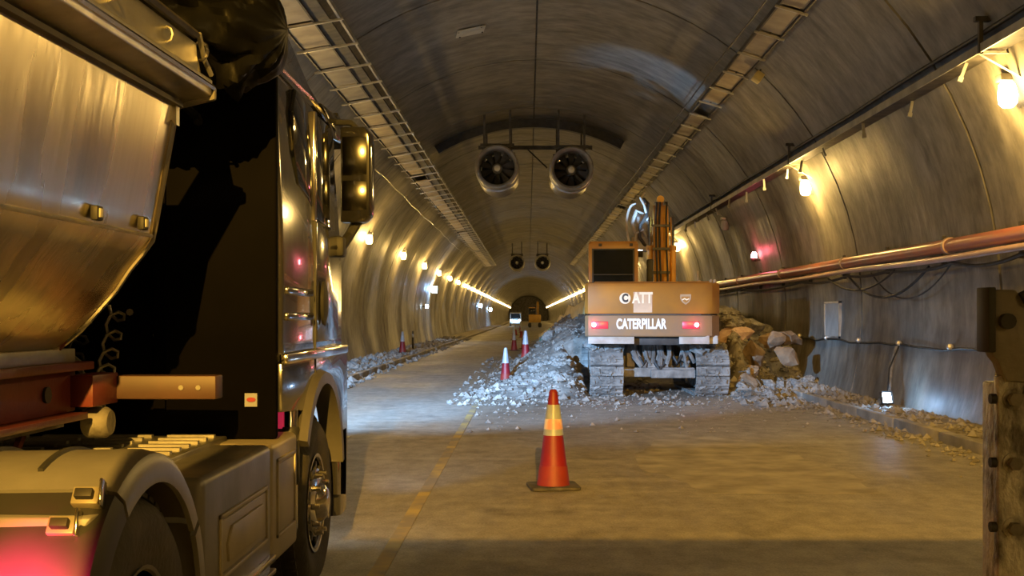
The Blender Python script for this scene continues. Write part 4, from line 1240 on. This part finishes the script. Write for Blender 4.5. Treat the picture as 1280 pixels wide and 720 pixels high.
UP('window_frame', M_BLACK, MB().bx(cx0 + 0.08, cx1 - 0.08, cy0 - 0.012, cy0 + 0.01, cz1 - 0.19, cz1 - 0.16).bx(cx0 + 0.08, cx0 + 0.115, cy0 - 0.012, cy0 + 0.01, 2.42, cz1 - 0.17).bx(cx1 - 0.115, cx1 - 0.08, cy0 - 0.012, cy0 + 0.01, 2.42, cz1 - 0.17).bx(cx0 + 0.1, cx1 - 0.1, cy0 - 0.012, cy0 + 0.01, 2.60, 2.62), smooth=0, parent=ca)
for s_, xx in ((-1, cx0 + 0.02), (1, cx1 - 0.02)):
    UP('side_window', M_GLASS, MB().bx(xx - 0.008, xx + 0.008, cy0 + 0.1, cy1 - 0.1, 2.44, cz1 - 0.17), smooth=0, parent=ca)
UP('seat', M_DARK, MB().bx(-1.0, -0.6, -0.4, -0.25, 2.3, 2.95), bevel=0.05, parent=ca)
for x_ in (-1.1, -0.42):
    UP('roof_lamp', M_DARK, MB().box((x_, cy0 - 0.02, cz1 - 0.08), (0.07, 0.05, 0.06)), bevel=0.01, parent=ca)
# boom: outline in (y, z)
bo = [(0.7, 1.55), (0.45, 1.75), (0.55, 2.3), (1.3, 4.0), (1.75, 4.36), (2.1, 4.40), (4.7, 3.9), (4.75, 3.65), (2.4, 3.8), (1.95, 3.65), (1.15, 2.1), (0.95, 1.6)]
boom = UP('boom', M_EXCB, MB().prism(bo, 'x', 0.10, 0.46), bevel=0.02)
UP('boom_strip', M_EXC, MB().prism([(0.5, 2.2), (1.27, 4.02), (1.25, 4.04), (0.47, 2.22)], 'x', 0.27, 0.33), smooth=0, parent=boom)
for x_ in (0.02, 0.55):
    cyl_ = UP('boom_cylinder', M_EXCB, MB().cyl((x_, 1.1, 1.75), (x_, 1.15, 3.3), 0.075, n=14))
    UP('cylinder_rod', M_CHROME, MB().cyl((x_, 1.15, 3.3), (x_, 1.6, 4.05), 0.045, n=12), parent=cyl_)
    UP('cylinder_collar', M_EXC, MB().cyl((x_, 1.15, 3.24), (x_, 1.15, 3.36), 0.095, n=14), parent=cyl_)
for i_, x_ in enumerate((0.16, 0.24, 0.40)):
    UP('hydraulic_hose', M_BLACK, MB().tube([(x_, 0.45, 2.0), (x_ + 0.02, 0.55, 2.6), (x_, 0.95, 3.3), (x_, 1.25, 4.03), (x_ + .03, 1.6, 4.42), (x_, 2.1, 4.46)], 0.022, 6))
for i_ in range(3):
    UP('hose_clamp', M_DKST, MB().bx(0.08, 0.48, 0.64 + 0.25 * i_, 0.72 + 0.25 * i_, 2.68 + 0.56 * i_, 2.74 + 0.56 * i_), smooth=0)
UP('hose_guard', M_BLACK, MB().bx(-0.07, 0.08, 0.2, 0.4, 2.3, 3.0), bevel=0.03)
UP('stick_cylinder', M_EXCB, MB().cyl((0.28, 1.8, 4.52), (0.28, 4.4, 4.42), 0.09, n=14))
# stick and hose bundle, folded left of the boom
sk = [(4.4, 4.5), (4.9, 4.4), (5.1, 4.0), (5.0, 1.6), (4.8, 1.5), (4.6, 3.8), (4.3, 4.4)]
stick = UP('stick', M_EXCB, MB().prism(sk, 'x', 0.13, 0.43), bevel=0.02)
bk = []
for i in range(13):
    a = math.radians(-70 + 200 * i / 12)
    bk.append((4.9 + 0.55 * math.cos(a), 1.05 + 0.55 * math.sin(a)))
for i in reversed(range(13)):
    a = math.radians(-70 + 200 * i / 12)
    bk.append((4.9 + 0.50 * math.cos(a), 1.05 + 0.50 * math.sin(a)))
UP('bucket', M_IRON, MB().prism(bk, 'x', -0.32, 0.88), smooth=30)
# quick hitch block and pale hose loops beside the boom head
hd = UP('hose_bracket', M_EXW, MB().prism([(2.0, 3.55), (2.4, 3.5), (2.5, 4.1), (2.2, 4.35), (1.95, 4.1)], 'x', -0.30, -0.02), bevel=0.03)
UP('bracket_plate', M_EXW, MB().prism([(1.9, 3.30), (2.3, 3.28), (2.35, 3.62), (1.95, 3.62)], 'x', -0.42, 0.02), bevel=0.02, parent=hd)
for i_, pts_ in enumerate(([(-0.05, 2.1, 3.5), (-0.30, 1.9, 3.62), (-0.40, 1.85, 3.95), (-0.30, 1.85, 4.25), (-0.12, 1.95, 4.2), (-0.10, 2.0, 3.95)],
                           [(-0.08, 1.95, 3.4), (-0.22, 1.8, 3.6), (-0.20, 1.75, 3.9), (-0.06, 1.75, 4.1), (-0.02, 1.9, 4.42), (-0.12, 2.1, 4.55)],
                           [(-0.36, 1.9, 3.35), (-0.30, 1.8, 3.7), (-0.14, 1.75, 3.78), (-0.04, 1.9, 3.6)],
                           [(-0.02, 1.8, 4.0), (-0.1, 1.75, 4.35), (-0.2, 1.8, 4.55), (-0.1, 2.0, 4.7)])):
    UP('hose_loop', M_DKST if i_ == 1 else M_EXW, MB().tube([Vector(q) for q in pts_], 0.05 - 0.006 * i_, 8), parent=hd)
gp = [(-0.52, 4.22), (-0.56, 4.0), (-0.55, 3.75), (-0.50, 3.5), (-0.46, 3.3)]
UP('side_guard', M_EXW, MB().loft([[(x_, 1.7, z_), (x_ + 0.05, 1.7, z_), (x_ + 0.05, 2.25, z_), (x_, 2.25, z_)] for x_, z_ in [(-0.36, 4.42), (-0.46, 4.36)] + gp]), smooth=30, parent=hd)
UP('guard_base', M_EXW, MB().bx(-0.46, -0.02, 1.72, 2.2, 3.26, 3.34), bevel=0.01, parent=hd)
UP('hose_bracket_arm', M_EXCB, MB().bx(-0.1, 0.12, 2.0, 2.3, 3.9, 4.05), bevel=0.01)
# work lamp behind the cab roof, aimed up at boom and vault
wl = UP('work_lamp', M_DARK, MB().box((-0.22, 0.95, 3.16), (0.14, 0.10, 0.14), (0.5, 0, 0)), bevel=0.012)
UP('work_lens', M_COLD, MB().box((-0.22, 1.0, 3.22), (0.11, 0.012, 0.10), (-0.9, 0, 0)), parent=wl)
light('work_light', 'SPOT', ex, UM @ Vector((-0.30, 1.05, 3.30)), COLD, P_ARM, 0.04, (0.20, 0.40, 0.88), 1.05, 0.7)

# ================================================================== RUBBLE
def fbm(x, y, s, o=4):
    v, a = 0.0, 1.0
    for k in range(o):
        v += a * noise.noise(Vector((x * s, y * s, 7.3 * k)))
        s *= 2.1
        a *= 0.5
    return v


def sm(a, b, x):
    t_ = max(0.0, min(1.0, (x - a) / (b - a)))
    return t_ * t_ * (3 - 2 * t_)


def h_left(x, y):
    foot = -0.95 + (y - 26) * 0.028 + 0.25 * math.sin(y * .7)
    top = 1.45 * max(0.0, min(1.0, (y - 24.0) / 12.5)) * (1 - 0.85 * sm(44, 92, y)) + 0.25 * sm(24, 27, y)
    h = top * sm(foot, foot + 2.6, x)
    low = 0.16 * sm(23.6, 25.5, y)
    k = sm(1.45, 0.85, x) if y < 31.2 else 1.0
    k = max(k, sm(30.0, 31.5, y))
    h = h * k + low * sm(foot - .4, foot + .6, x) * (1 - sm(2.5, 4.5, x) * (1 - sm(30, 31, y))) * (k)
    n = fbm(x, y, 0.9) * 0.16 + fbm(x + 9, y, 3.2, 3) * 0.09
    return h + n * min(1, h * 2.2) - 0.05


def h_right(x, y):
    q = -(x - 4.15) * 0.858 + (y - 23.5) * 0.515
    h = 1.62 * sm(-0.1, 2.3, q + 0.25 * math.sin(x * 3.1)) * (1 - sm(30.5, 33.5, y)) * sm(4.15, 4.75, x)
    h *= 0.80 + 0.28 * math.exp(-((x - 5.1) / 0.9) ** 2)
    low = 0.22 * sm(-1.5, 0.2, q) * (1 - sm(31, 33.5, y)) * sm(4.15, 4.5, x)
    n = fbm(x, y, 1.1) * 0.22 + fbm(x + 3, y + 5, 3.4, 3) * 0.12
    b = max(h, low)
    return b + n * min(1, b * 2) - 0.05


def field(name, fn, x0, x1, y0, y1, nx_, ny_, m, lab, xmaxf=None):
    vs_, fs = [], []
    for j in range(ny_ + 1):
        for i in range(nx_ + 1):
            x = x0 + (x1 - x0) * i / nx_
            v = j / ny_
            y = y0 + (y1 - y0) * (v ** 1.5 if y1 - y0 > 30 else v)
            h = fn(x, y)
            vs_.append((x, y, h))
    for j in range(ny_):
        for i in range(nx_):
            a = j * (nx_ + 1) + i
            q = (a, a + 1, a + nx_ + 2, a + nx_ + 1)
            if max(vs_[k_][2] for k_ in q) > -0.02:
                fs.append(q)
    me = bpy.data.meshes.new(name)
    me.from_pydata(vs_, [], fs)
    bm = bmesh.new()
    bm.from_mesh(me)
    bmesh.ops.delete(bm, geom=[v for v in bm.verts if not v.link_faces], context='VERTS')
    bm.to_mesh(me)
    bm.free()
    me.materials.append(m)
    me.shade_smooth()
    o = link(name, me)
    return tag(o, lab, 'rubble heap')


field('rubble_bank', h_left, -1.8, 6.2, 23.0, 100, 120, 260, M_EARTH, 'long grey bank of earth and rubble filling the lane beyond the excavator')
field('rubble_heap', h_right, 4.05, 6.75, 21.5, 33.5, 72, 200, M_EARTH, 'rubble heap piled between the excavator and the wall hatch')

# rocks
rock_me = []
for k in range(8):
    bm = bmesh.new()
    bmesh.ops.create_icosphere(bm, subdivisions=2, radius=1.0)
    sq = Vector((random.uniform(.7, 1.2), random.uniform(.7, 1.1), random.uniform(.5, .85)))
    for v in bm.verts:
        n = noise.noise(v.co * 1.1 + Vector((k * 5, 0, 0))) * 0.5 + noise.noise(v.co * 2.6 + Vector((0, k * 3, 0))) * 0.25
        v.co = Vector((v.co.x * sq.x, v.co.y * sq.y, v.co.z * sq.z)) * (1 + n)
    # flatten a few sides into facets
    for _ in range(5):
        d = Vector((random.uniform(-1, 1), random.uniform(-1, 1), random.uniform(-1, 1))).normalized()
        lim = random.uniform(.5, .75)
        for v in bm.verts:
            t_ = v.co.dot(d)
            if t_ > lim:
                v.co -= d * (t_ - lim)
    me = bpy.data.meshes.new('rock')
    bm.to_mesh(me)
    bm.free()
    me.materials.append(M_ROCK)
    rock_me.append(me)
rock_pink = [m_.copy() for m_ in rock_me]
for m_ in rock_pink:
    m_.materials[0] = M_ROCKP
rock_clay = [m_.copy() for m_ in rock_me]
for m_ in rock_clay:
    m_.materials[0] = M_CLAY


def rock(x, y, z, r, lab, grp, mes=rock_me, sink=0.35):
    o = link('rock', random.choice(mes), None, (x, y, z + r * (0.55 - sink)), (random.uniform(-.5, .5), random.uniform(-.5, .5), random.uniform(0, 6.3)))
    o.scale = (r, r * random.uniform(.8, 1.15), r * random.uniform(.75, 1.1))
    tag(o, lab, 'rock', grp)
    return o


rng = random.Random(3)
random.seed(11)
GL, LLB = 'rocks on the bank beside the tracks', 'grey broken rock on the rubble bank next to the excavator'
n = 0
while n < 75:
    y = 24 + 22 * random.random() ** 1.6
    x = random.uniform(-0.8, 3.4 if y > 31.5 else 1.15)
    h = h_left(x, y)
    if h < 0.03:
        continue
    rock(x, y, h, random.uniform(0.07, 0.17) * (1 if y < 34 else 1.3), LLB, GL)
    n += 1
GR, LRB = 'rocks in the heap by the wall', 'grey broken rock in the heap between excavator and wall'
n = 0
while n < 85:
    y = random.uniform(22.5, 31.5)
    x = random.uniform(4.45, 6.45)
    h = h_right(x, y)
    if h < 0.05:
        continue
    rock(x, y, h, random.uniform(0.07, 0.20), LRB, GR)
    n += 1
# big slabs at the crest and the pink boulder
rock(4.75, 27.6, 1.0, 0.55, 'large pinkish boulder leaning beside the excavator\'s counterweight', None, rock_pink, 0.2)
rock(4.80, 29.3, 1.55, 0.50, 'large grey boulder behind the pinkish one at the wall heap', None, rock_me, 0.2)
rock(5.35, 28.5, 1.35, 0.36, 'grey block resting against the pinkish boulder', None, rock_me, 0.2)
CLAYS = {(5.05, 26.3): 'low in the heap face, just beside the pinkish boulder', (5.5, 26.6): 'in the middle of the wall heap face', (5.9, 27.0): 'of the wall heap closest to the wall cable',
         (4.85, 25.8): 'resting against the excavator\'s track', (5.7, 26.0): 'at the outer foot of the wall heap', (4.7, 25.3): 'on the ground at the corner of the track'}
for (x, y, z, r) in ((5.05, 26.3, 0.75, 0.34), (5.5, 26.6, 1.05, 0.36), (5.9, 27.0, 1.1, 0.32), (4.85, 25.8, 0.4, 0.3), (5.7, 26.0, 0.75, 0.28), (4.7, 25.3, 0.18, 0.25)):
    rock(x, y, z, r, 'brown clay-covered boulder ' + CLAYS[(x, y)], 'clay boulders of the heap', rock_clay, 0.25)
# kerb side stones, left wall foot blocks
for i in range(16):
    y = 33 + i * 1.9 + random.uniform(-.5, .5)
    rock(WL + 0.55 + random.uniform(-.05, .15), y, 0.12, random.uniform(.16, .3), 'pale stone block lying along the foot of the truck-side wall', 'stones along the truck-side wall')
for i in range(10):
    rock(random.uniform(KR + .3, WR - .2), random.uniform(14, 24), 0.12, random.uniform(.04, .09), 'small stone on the walkway below the low wall cable', 'stones on the flood-lit walkway')


def pebbles(name, lab, gen, count, r0, r1, m):
    mb = MB()
    for _ in range(count):
        q = gen()
        if q is None:
            continue
        x, y, z, k = q
        r = random.uniform(r0, r1) * (random.random() ** 2 * 1.3 + 0.35) * k
        pts = [(r * random.uniform(.7, 1.3), 0, 0), (0, r * random.uniform(.7, 1.3), 0), (-r * random.uniform(.7, 1.3), 0, 0), (0, -r * random.uniform(.7, 1.3), 0), (0, 0, r * random.uniform(.5, 1)), (0, 0, -r * .5)]
        a = random.uniform(0, 6.3)
        ca_, sa_ = math.cos(a), math.sin(a)
        mb.add([(x + p_[0] * ca_ - p_[1] * sa_, y + p_[0] * sa_ + p_[1] * ca_, z + p_[2] + 0.2 * r) for p_ in pts],
               [(0, 1, 4), (1, 2, 4), (2, 3, 4), (3, 0, 4), (1, 0, 5), (2, 1, 5), (3, 2, 5), (0, 3, 5)])
    o = mb.build(name, m, smooth=0)
    return tag(o, lab, 'gravel', kind='stuff')


def g_left():
    y = 22.5 + 26 * random.random() ** 1.4
    x = random.uniform(-1.6, 3.2)
    h = h_left(x, y)
    if h < -0.03 and random.random() < 0.75:
        return None
    return x, y, max(h, 0), 1.0


def g_right():
    y = random.uniform(21.5, 33)
    x = random.uniform(4.1, 6.6)
    h = h_right(x, y)
    if h < -0.02 and random.random() < .6:
        return None
    base = 0.12 if x > KR + .1 else 0
    return x, y, max(h, base), 1.0


def g_kerb():
    y = 12 + 26 * random.random() ** 1.1
    if random.random() < 0.65:
        x = KR + 0.16 + (WR - KR - 0.2) * random.random()
        return x, y, 0.12, 0.9
    x = KR - abs(random.gauss(0, 0.28))
    return x, y, 0.0, 0.8


def g_road():
    y = 17 + 10 * random.random()
    x = random.uniform(-1.0, 5.4)
    if random.random() > 0.25 + 0.75 * sm(17, 24, y):
        return None
    return x, y, 0.0, 0.6


def g_walk_l():
    y = 20 + 70 * random.random() ** 1.3
    x = random.uniform(WL, KL + 0.35)
    return x, y, 0.12 if x < KL - 0.1 else 0.0, 1.2


pebbles('bank_gravel', 'loose grey gravel over the rubble bank', g_left, 6500, 0.02, 0.07, M_PEB)
pebbles('heap_gravel', 'loose gravel over the heap by the wall', g_right, 2600, 0.03, 0.09, M_PEB)
pebbles('kerb_gravel', 'stony debris strewn along the kerb below the red pipe', g_kerb, 2400, 0.02, 0.07, M_PEB)
pebbles('road_gravel', 'loose stones scattered on the road behind the excavator', g_road, 1500, 0.015, 0.06, M_PEB)
pebbles('walkway_gravel', 'debris strewn on the walkway along the truck-side wall', g_walk_l, 1800, 0.03, 0.09, M_PEB)

# yellow ribbon standing in for the bank's ridge edge, and teal sheet
tb = thing('crest_ribbon', 'long pale yellow board on edge along the crest of the rubble bank', 'ribbon', (1.6, 34, 1.8))
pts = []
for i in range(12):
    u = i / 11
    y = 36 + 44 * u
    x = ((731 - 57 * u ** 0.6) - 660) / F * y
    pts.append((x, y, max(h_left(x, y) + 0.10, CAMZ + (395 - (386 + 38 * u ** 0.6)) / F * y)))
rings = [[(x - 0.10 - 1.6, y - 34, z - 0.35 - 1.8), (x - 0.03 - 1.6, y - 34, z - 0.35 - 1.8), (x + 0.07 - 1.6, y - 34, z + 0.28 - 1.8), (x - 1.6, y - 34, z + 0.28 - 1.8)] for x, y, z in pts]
MB().loft(rings).build('ribbon', M_RIBBON, tb, smooth=30)
o = MB().add([(0, 0, 0), (0.3, 0.1, 0.25), (0.5, 3.0, 0.5), (0.1, 3.0, 0.1), (0, 0, 0.02), (0.3, 0.1, 0.27), (0.5, 3.0, 0.52), (0.1, 3.0, 0.12)],
             [(3, 2, 1, 0), (4, 5, 6, 7), (0, 1, 5, 4), (1, 2, 6, 5), (2, 3, 7, 6), (3, 0, 4, 7)]).build('plastic_sheet', M_TEAL)
o.location = (0.35, 42, max(0, h_left(0.35, 42)) + 0.05)
tag(o, 'strip of teal plastic sheet on the lower edge of the rubble bank', 'plastic sheet')

# ================================================================== CONES
def cone(x, y, z, lab, rz=0.1, s=1.0, grp=None, top='red'):
    t = thing('traffic_cone', lab, 'cone', (x, y, z), rz, grp)
    b = MB()
    b.loft([rrect(0.245 * s, -0.245 * s, 0.245 * s, 0.05, 0.05, h, 2) for h in (0, 0.03 * s)])
    b.build('base', M_CONEB, t, bevel=0.006)

    def rad(h):
        return (0.165 - 0.125 * h / 0.96) * s

    def seg(nm, h0, h1, m, dr=0.0, par=None):
        return MB().lathe([(rad(h0) + dr, h0 * s), (rad(h1) + dr, h1 * s)], 'z', n=22).build(nm, m, par or t)
    seg('foot', 0.03, 0.22, M_CONEO, 0.004)
    seg('body', 0.2, 0.94, M_CONER)
    sl = seg('sleeve', 0.52, 0.82 if top == 'red' else 0.95, M_CONEW, 0.006)
    if top == 'red':
        # faded red patch on the sleeve
        MB().lathe([(rad(0.58) + 0.0075, 0.58 * s), (rad(0.68) + 0.0075, 0.68 * s)], 'z', n=22, caps=False).build('sleeve_band', mat('faded_band', (0.62, 0.30, 0.28), (0.80, 0.74, 0.72), 6, 0.4, stretch=(1, 1, .4), lo=.42, hi=.58), sl)
    MB().lathe([(rad(0.94), 0.94 * s), (rad(0.96) * .8, 0.965 * s), (0.02, 0.97 * s)], 'z', n=22).build('tip', M_CONER if top == 'red' else M_CONEW, t)
    return t


cone(0.25, 11.7, 0.006, 'tall red and white traffic cone standing alone in the empty foreground road', 0.12)
cone(-0.585, 31.0, 0, 'traffic cone with white top on open road, nearest the foot of the bank', 0.3, 0.9, None, 'w')
cone(-0.07, 34.8, max(0, h_left(-0.07, 34.8)) + 0.01, 'traffic cone with white top tucked against the rubble bank', 0.5, 0.9, None, 'w')
for (x, y) in ((-0.68, 58), (-0.2, 61)):
    cone(x, y, max(0, h_left(x, y)), 'traffic cone of the pair beyond the teal sheet', 0.2, 1.0, 'pair of cones beyond the teal sheet', 'w')
for i, (x, y) in enumerate(((-1.0, 84), (-0.5, 92), (-1.1, 104), (-0.7, 120), (-0.9, 140), (-1.0, 160))):
    cone(x, y, max(0, h_left(x, y)), 'tiny distant traffic cone in the line leading to the yellow machine', 0.4 * i, 1.0, 'distant cones', 'w')
cone(-5.35, 50.5, 0.12, 'dusty traffic cone standing on the truck-side walkway by the wall', 0.2, 0.95, None, 'w')
t = thing('walkway_marker', 'thin dark post standing next to the cone on the walkway', 'post', (-5.3, 54.5, 0.12))
MB().lathe([(0.14, 0), (0.14, 0.05), (0.05, 0.07), (0.04, 0.85), (0.02, 0.9)], 'z', n=12).build('stem', M_DARK, t)
MB().lathe([(0.047, 0.6), (0.045, 0.75)], 'z', n=12).build('band', M_CONEW, t)

# ================================================================== FAR VEHICLES
t = thing('yellow_machine', 'small distant yellow digger parked beyond the line of cones', 'digger', (1.0, 176, 0))
for s in (1, -1):
    MB().bx(s * 0.75 - 0.25, s * 0.75 + 0.25, -1.5, 1.5, 0, 0.7).build('track', M_DARK, t, bevel=0.2)
MB().bx(-0.9, 0.9, -1.6, 1.2, 0.75, 1.9).build('body', M_YEL, t, bevel=0.08)
MB().bx(-0.9, 0.1, -0.6, 1.2, 1.9, 2.9).build('cab', M_GLASS, t, bevel=0.05)
MB().bx(-0.92, 0.12, -0.65, 1.22, 2.85, 3.0).build('cab_roof', M_YEL, t, bevel=0.03)
MB().prism([(1.0, 1.2), (1.5, 1.2), (3.4, 3.6), (3.2, 3.9)], 'x', 0.3, 0.65).build('boom', M_YEL, t, bevel=0.03)
t = thing('oncoming_van', 'distant oncoming van with two bright white headlamps', 'van', (-2.1, 200, 0))
MB().prism([(-2.4, 0.45), (-2.45, 1.0), (-1.7, 1.25), (-1.2, 2.2), (2.4, 2.3), (2.45, 0.45)], 'x', -0.95, 0.95).build('body', M_VAN, t, bevel=0.06)
MB().add([(-.8, -1.72, 1.28), (.8, -1.72, 1.28), (.75, -1.27, 2.1), (-.75, -1.27, 2.1), (-.8, -1.70, 1.26), (.8, -1.70, 1.26), (.75, -1.24, 2.08), (-.75, -1.24, 2.08)],
         [(0, 1, 2, 3), (7, 6, 5, 4), (0, 4, 5, 1), (1, 5, 6, 2), (2, 6, 7, 3), (3, 7, 4, 0)]).build('windscreen', M_GLASS, t)
for s in (1, -1):
    MB().bx(s * 0.68 - 0.16, s * 0.68 + 0.16, -2.5, -2.42, 0.85, 1.1).build('headlamp', M_COLD, t, bevel=0.02)
    for yy in (-1.6, 1.6):
        MB().lathe([(0.2, -0.1), (0.34, -0.1), (0.34, 0.1), (0.2, 0.1)], 'x', (s * 0.87, yy, 0.34), 18).build('wheel', M_TYRE, t)
light('headlight', 'POINT', t, (0, -3.0, 1.0), COLD, 300, 0.2)

# ================================================================== BOLTED ARM AT THE RIGHT EDGE
D = 2.0
K = D / 4.5


def RX(px):
    return (px - 660) / F * D


def RZ(py):
    return CAMZ + (395 - py) / F * D


ar = thing('stabiliser_arm', 'worn steel stabiliser leg with big bolts below a black and yellow bracket', 'machine arm', (RX(1248) + 0.16 * K, D, 0))
x0 = -0.16 * K
MB().bx(x0, 0.16 * K, 0, 0.05 * K, 0.03, RZ(470)).build('leg_plate', M_BOLTP, ar, bevel=0.003)
MB().bx(x0 + 0.01, 0.06, 0.05 * K, 0.10, 0.03, RZ(480)).build('leg_box', M_BOLTP, ar, bevel=0.005)
MB().bx(-0.14, 0.14, -0.06, 0.2, 0.0, 0.03).build('foot_pad', M_IRON, ar, bevel=0.008)
for py in (499, 579, 660, 741):
    zz = RZ(py)
    bl = MB().lathe([(0.040 * K, -0.006 * K), (0.040 * K, 0.0)], 'y', (x0 + 0.055 * K, 0, zz), 20).build('washer', M_BOLTP, ar)
    MB().lathe([(0.026 * K, -0.03 * K), (0.026 * K, 0.0)], 'y', (x0 + 0.055 * K, -0.006 * K, zz), 6).build('bolt_head', M_IRON, bl)
    MB().cyl((x0 - 0.022 * K, 0.025 * K, zz), (x0 + 0.01 * K, 0.025 * K, zz), 0.020 * K, n=10).build('side_bolt', M_DARK, ar)
zt, zb = RZ(362), RZ(470)
brk = MB().prism([(x0 - 0.045 * K, zt), (x0 + 0.06 * K, zt), (x0 + 0.10 * K, zt - 0.05 * K), (x0 + 0.11 * K, zb + 0.10 * K), (x0 + 0.20 * K, zb - 0.03 * K), (x0 + 0.02 * K, zb - 0.02 * K), (x0 - 0.005 * K, zb + 0.05 * K), (x0 - 0.03 * K, zb + 0.08 * K)], 'y', -0.02 * K, 0.06 * K).build('bracket', M_IRON, ar, bevel=0.005)
MB().lathe([(0.03 * K, -0.05 * K), (0.03 * K, -0.02 * K)], 'y', (x0 + 0.02 * K, 0, zt - 0.12 * K), 12).build('pin', M_DARK, brk)
MB().bx(x0 - 0.05 * K, x0 - 0.02 * K, -0.03 * K, 0.09 * K, zb + 0.09 * K, zt + 0.004).build('bracket_edge', M_BLACK, brk, bevel=0.002)
MB().prism([(x0 + 0.10 * K, zt - 0.06 * K), (x0 + 0.6 * K, zt - 0.01), (x0 + 0.6 * K, zb - 0.2 * K), (x0 + 0.22 * K, zb + 0.08 * K), (x0 + 0.13 * K, zb + 0.12 * K)], 'y', 0.0, 0.20 * K).build('yellow_arm', M_YEL, ar, bevel=0.012)
MB().tube([(x0 + 0.08 * K, -0.02 * K, zt - 0.04 * K), (x0 + 0.2 * K, -0.03 * K, zt + 0.02 * K), (x0 + 0.5 * K, -0.02 * K, zt + 0.03 * K)], 0.03 * K, 8).build('hose', M_BLACK, ar)
MB().cyl((x0 + 0.10 * K, 0.02 * K, zb - 0.03 * K), (x0 + 0.42 * K, 0.06 * K, zb - 0.11 * K), 0.045 * K, n=12).build('cylinder', M_IRON, ar)

# ================================================================== ADDED SHADOW BLOCKER AND LIGHT MAST BEHIND THE VIEWPOINT
t = thing('shadow_blocker', 'added yellow loader with raised wide bucket standing behind the viewpoint', 'blocker', (0.97, -4.2, 0))  # loader shape added out of view to cast the foreground shadow edge
MB().bx(-0.75, 0.75, -3.0, -0.6, 0.9, 2.1).build('rear_body', M_YEL, t, bevel=0.06)
MB().bx(-0.55, 0.55, -0.6, 1.3, 0.7, 1.5).build('front_frame', M_YEL, t, bevel=0.05)
cbn = MB().bx(-0.7, 0.7, -1.5, -0.1, 1.5, 3.2).build('cab', M_GLASS, t, bevel=0.05)
MB().bx(-0.75, 0.75, -1.55, -0.05, 3.15, 3.28).build('cab_roof', M_YEL, cbn, bevel=0.03)
for s in (1, -1):
    for yy in (-2.1, 0.9):
        MB().lathe([(0.3, -0.25), (0.62, -0.25), (0.68, -0.15), (0.68, 0.15), (0.62, 0.25), (0.3, 0.25)], 'x', (s * 1.05, yy, 0.68), 26).build('wheel', M_TYRE, t)
    MB().prism([(0.0, 1.3), (0.2, 1.6), (2.7, 2.85), (2.8, 2.6), (1.4, 1.6)], 'x', s * 0.5 - 0.08, s * 0.5 + 0.08).build('lift_arm', M_YEL, t, bevel=0.02)
bp_ = []
for i in range(13):
    a = math.radians(100 + 170 * i / 12)
    bp_.append((3.35 + 0.62 * math.cos(a), 2.74 + 0.61 * math.sin(a)))
bp_ += [(3.60, 2.13), (3.60, 2.16)]
for i in reversed(range(13)):
    a = math.radians(100 + 170 * i / 12)
    bp_.append((3.35 + 0.58 * math.cos(a), 2.74 + 0.57 * math.sin(a)))
bp_[0] = (3.6, 3.35)
bp_[-1] = (3.6, 3.31)
MB().prism(bp_, 'x', -1.59, 1.59).build('bucket', M_IRON, t, smooth=30)
t = thing('light_mast', 'mobile lighting mast with one amber flood behind the viewpoint', 'light mast', (1.0, -13.0, 0))
MB().bx(-0.5, 0.5, -0.5, 0.5, 0.0, 0.5).build('base', M_YEL, t, bevel=0.05)
MB().cyl((0, 0, 0.5), (0, 0, 7.6), 0.06, n=12).build('pole', M_STEEL, t)
MB().bx(-0.25, 0.25, -0.06, 0.1, 7.45, 7.75).build('housing', M_DKST, t, bevel=0.02)
MB().bx(-0.22, 0.22, 0.1, 0.115, 7.48, 7.72).build('lens', M_LAMP, t, smooth=0)
light('flood_light', 'SPOT', t, (0, 0.2, 7.6), SODIUM, P_MAST, 0.05, (0, 1, -0.40), 0.72, 1.0)
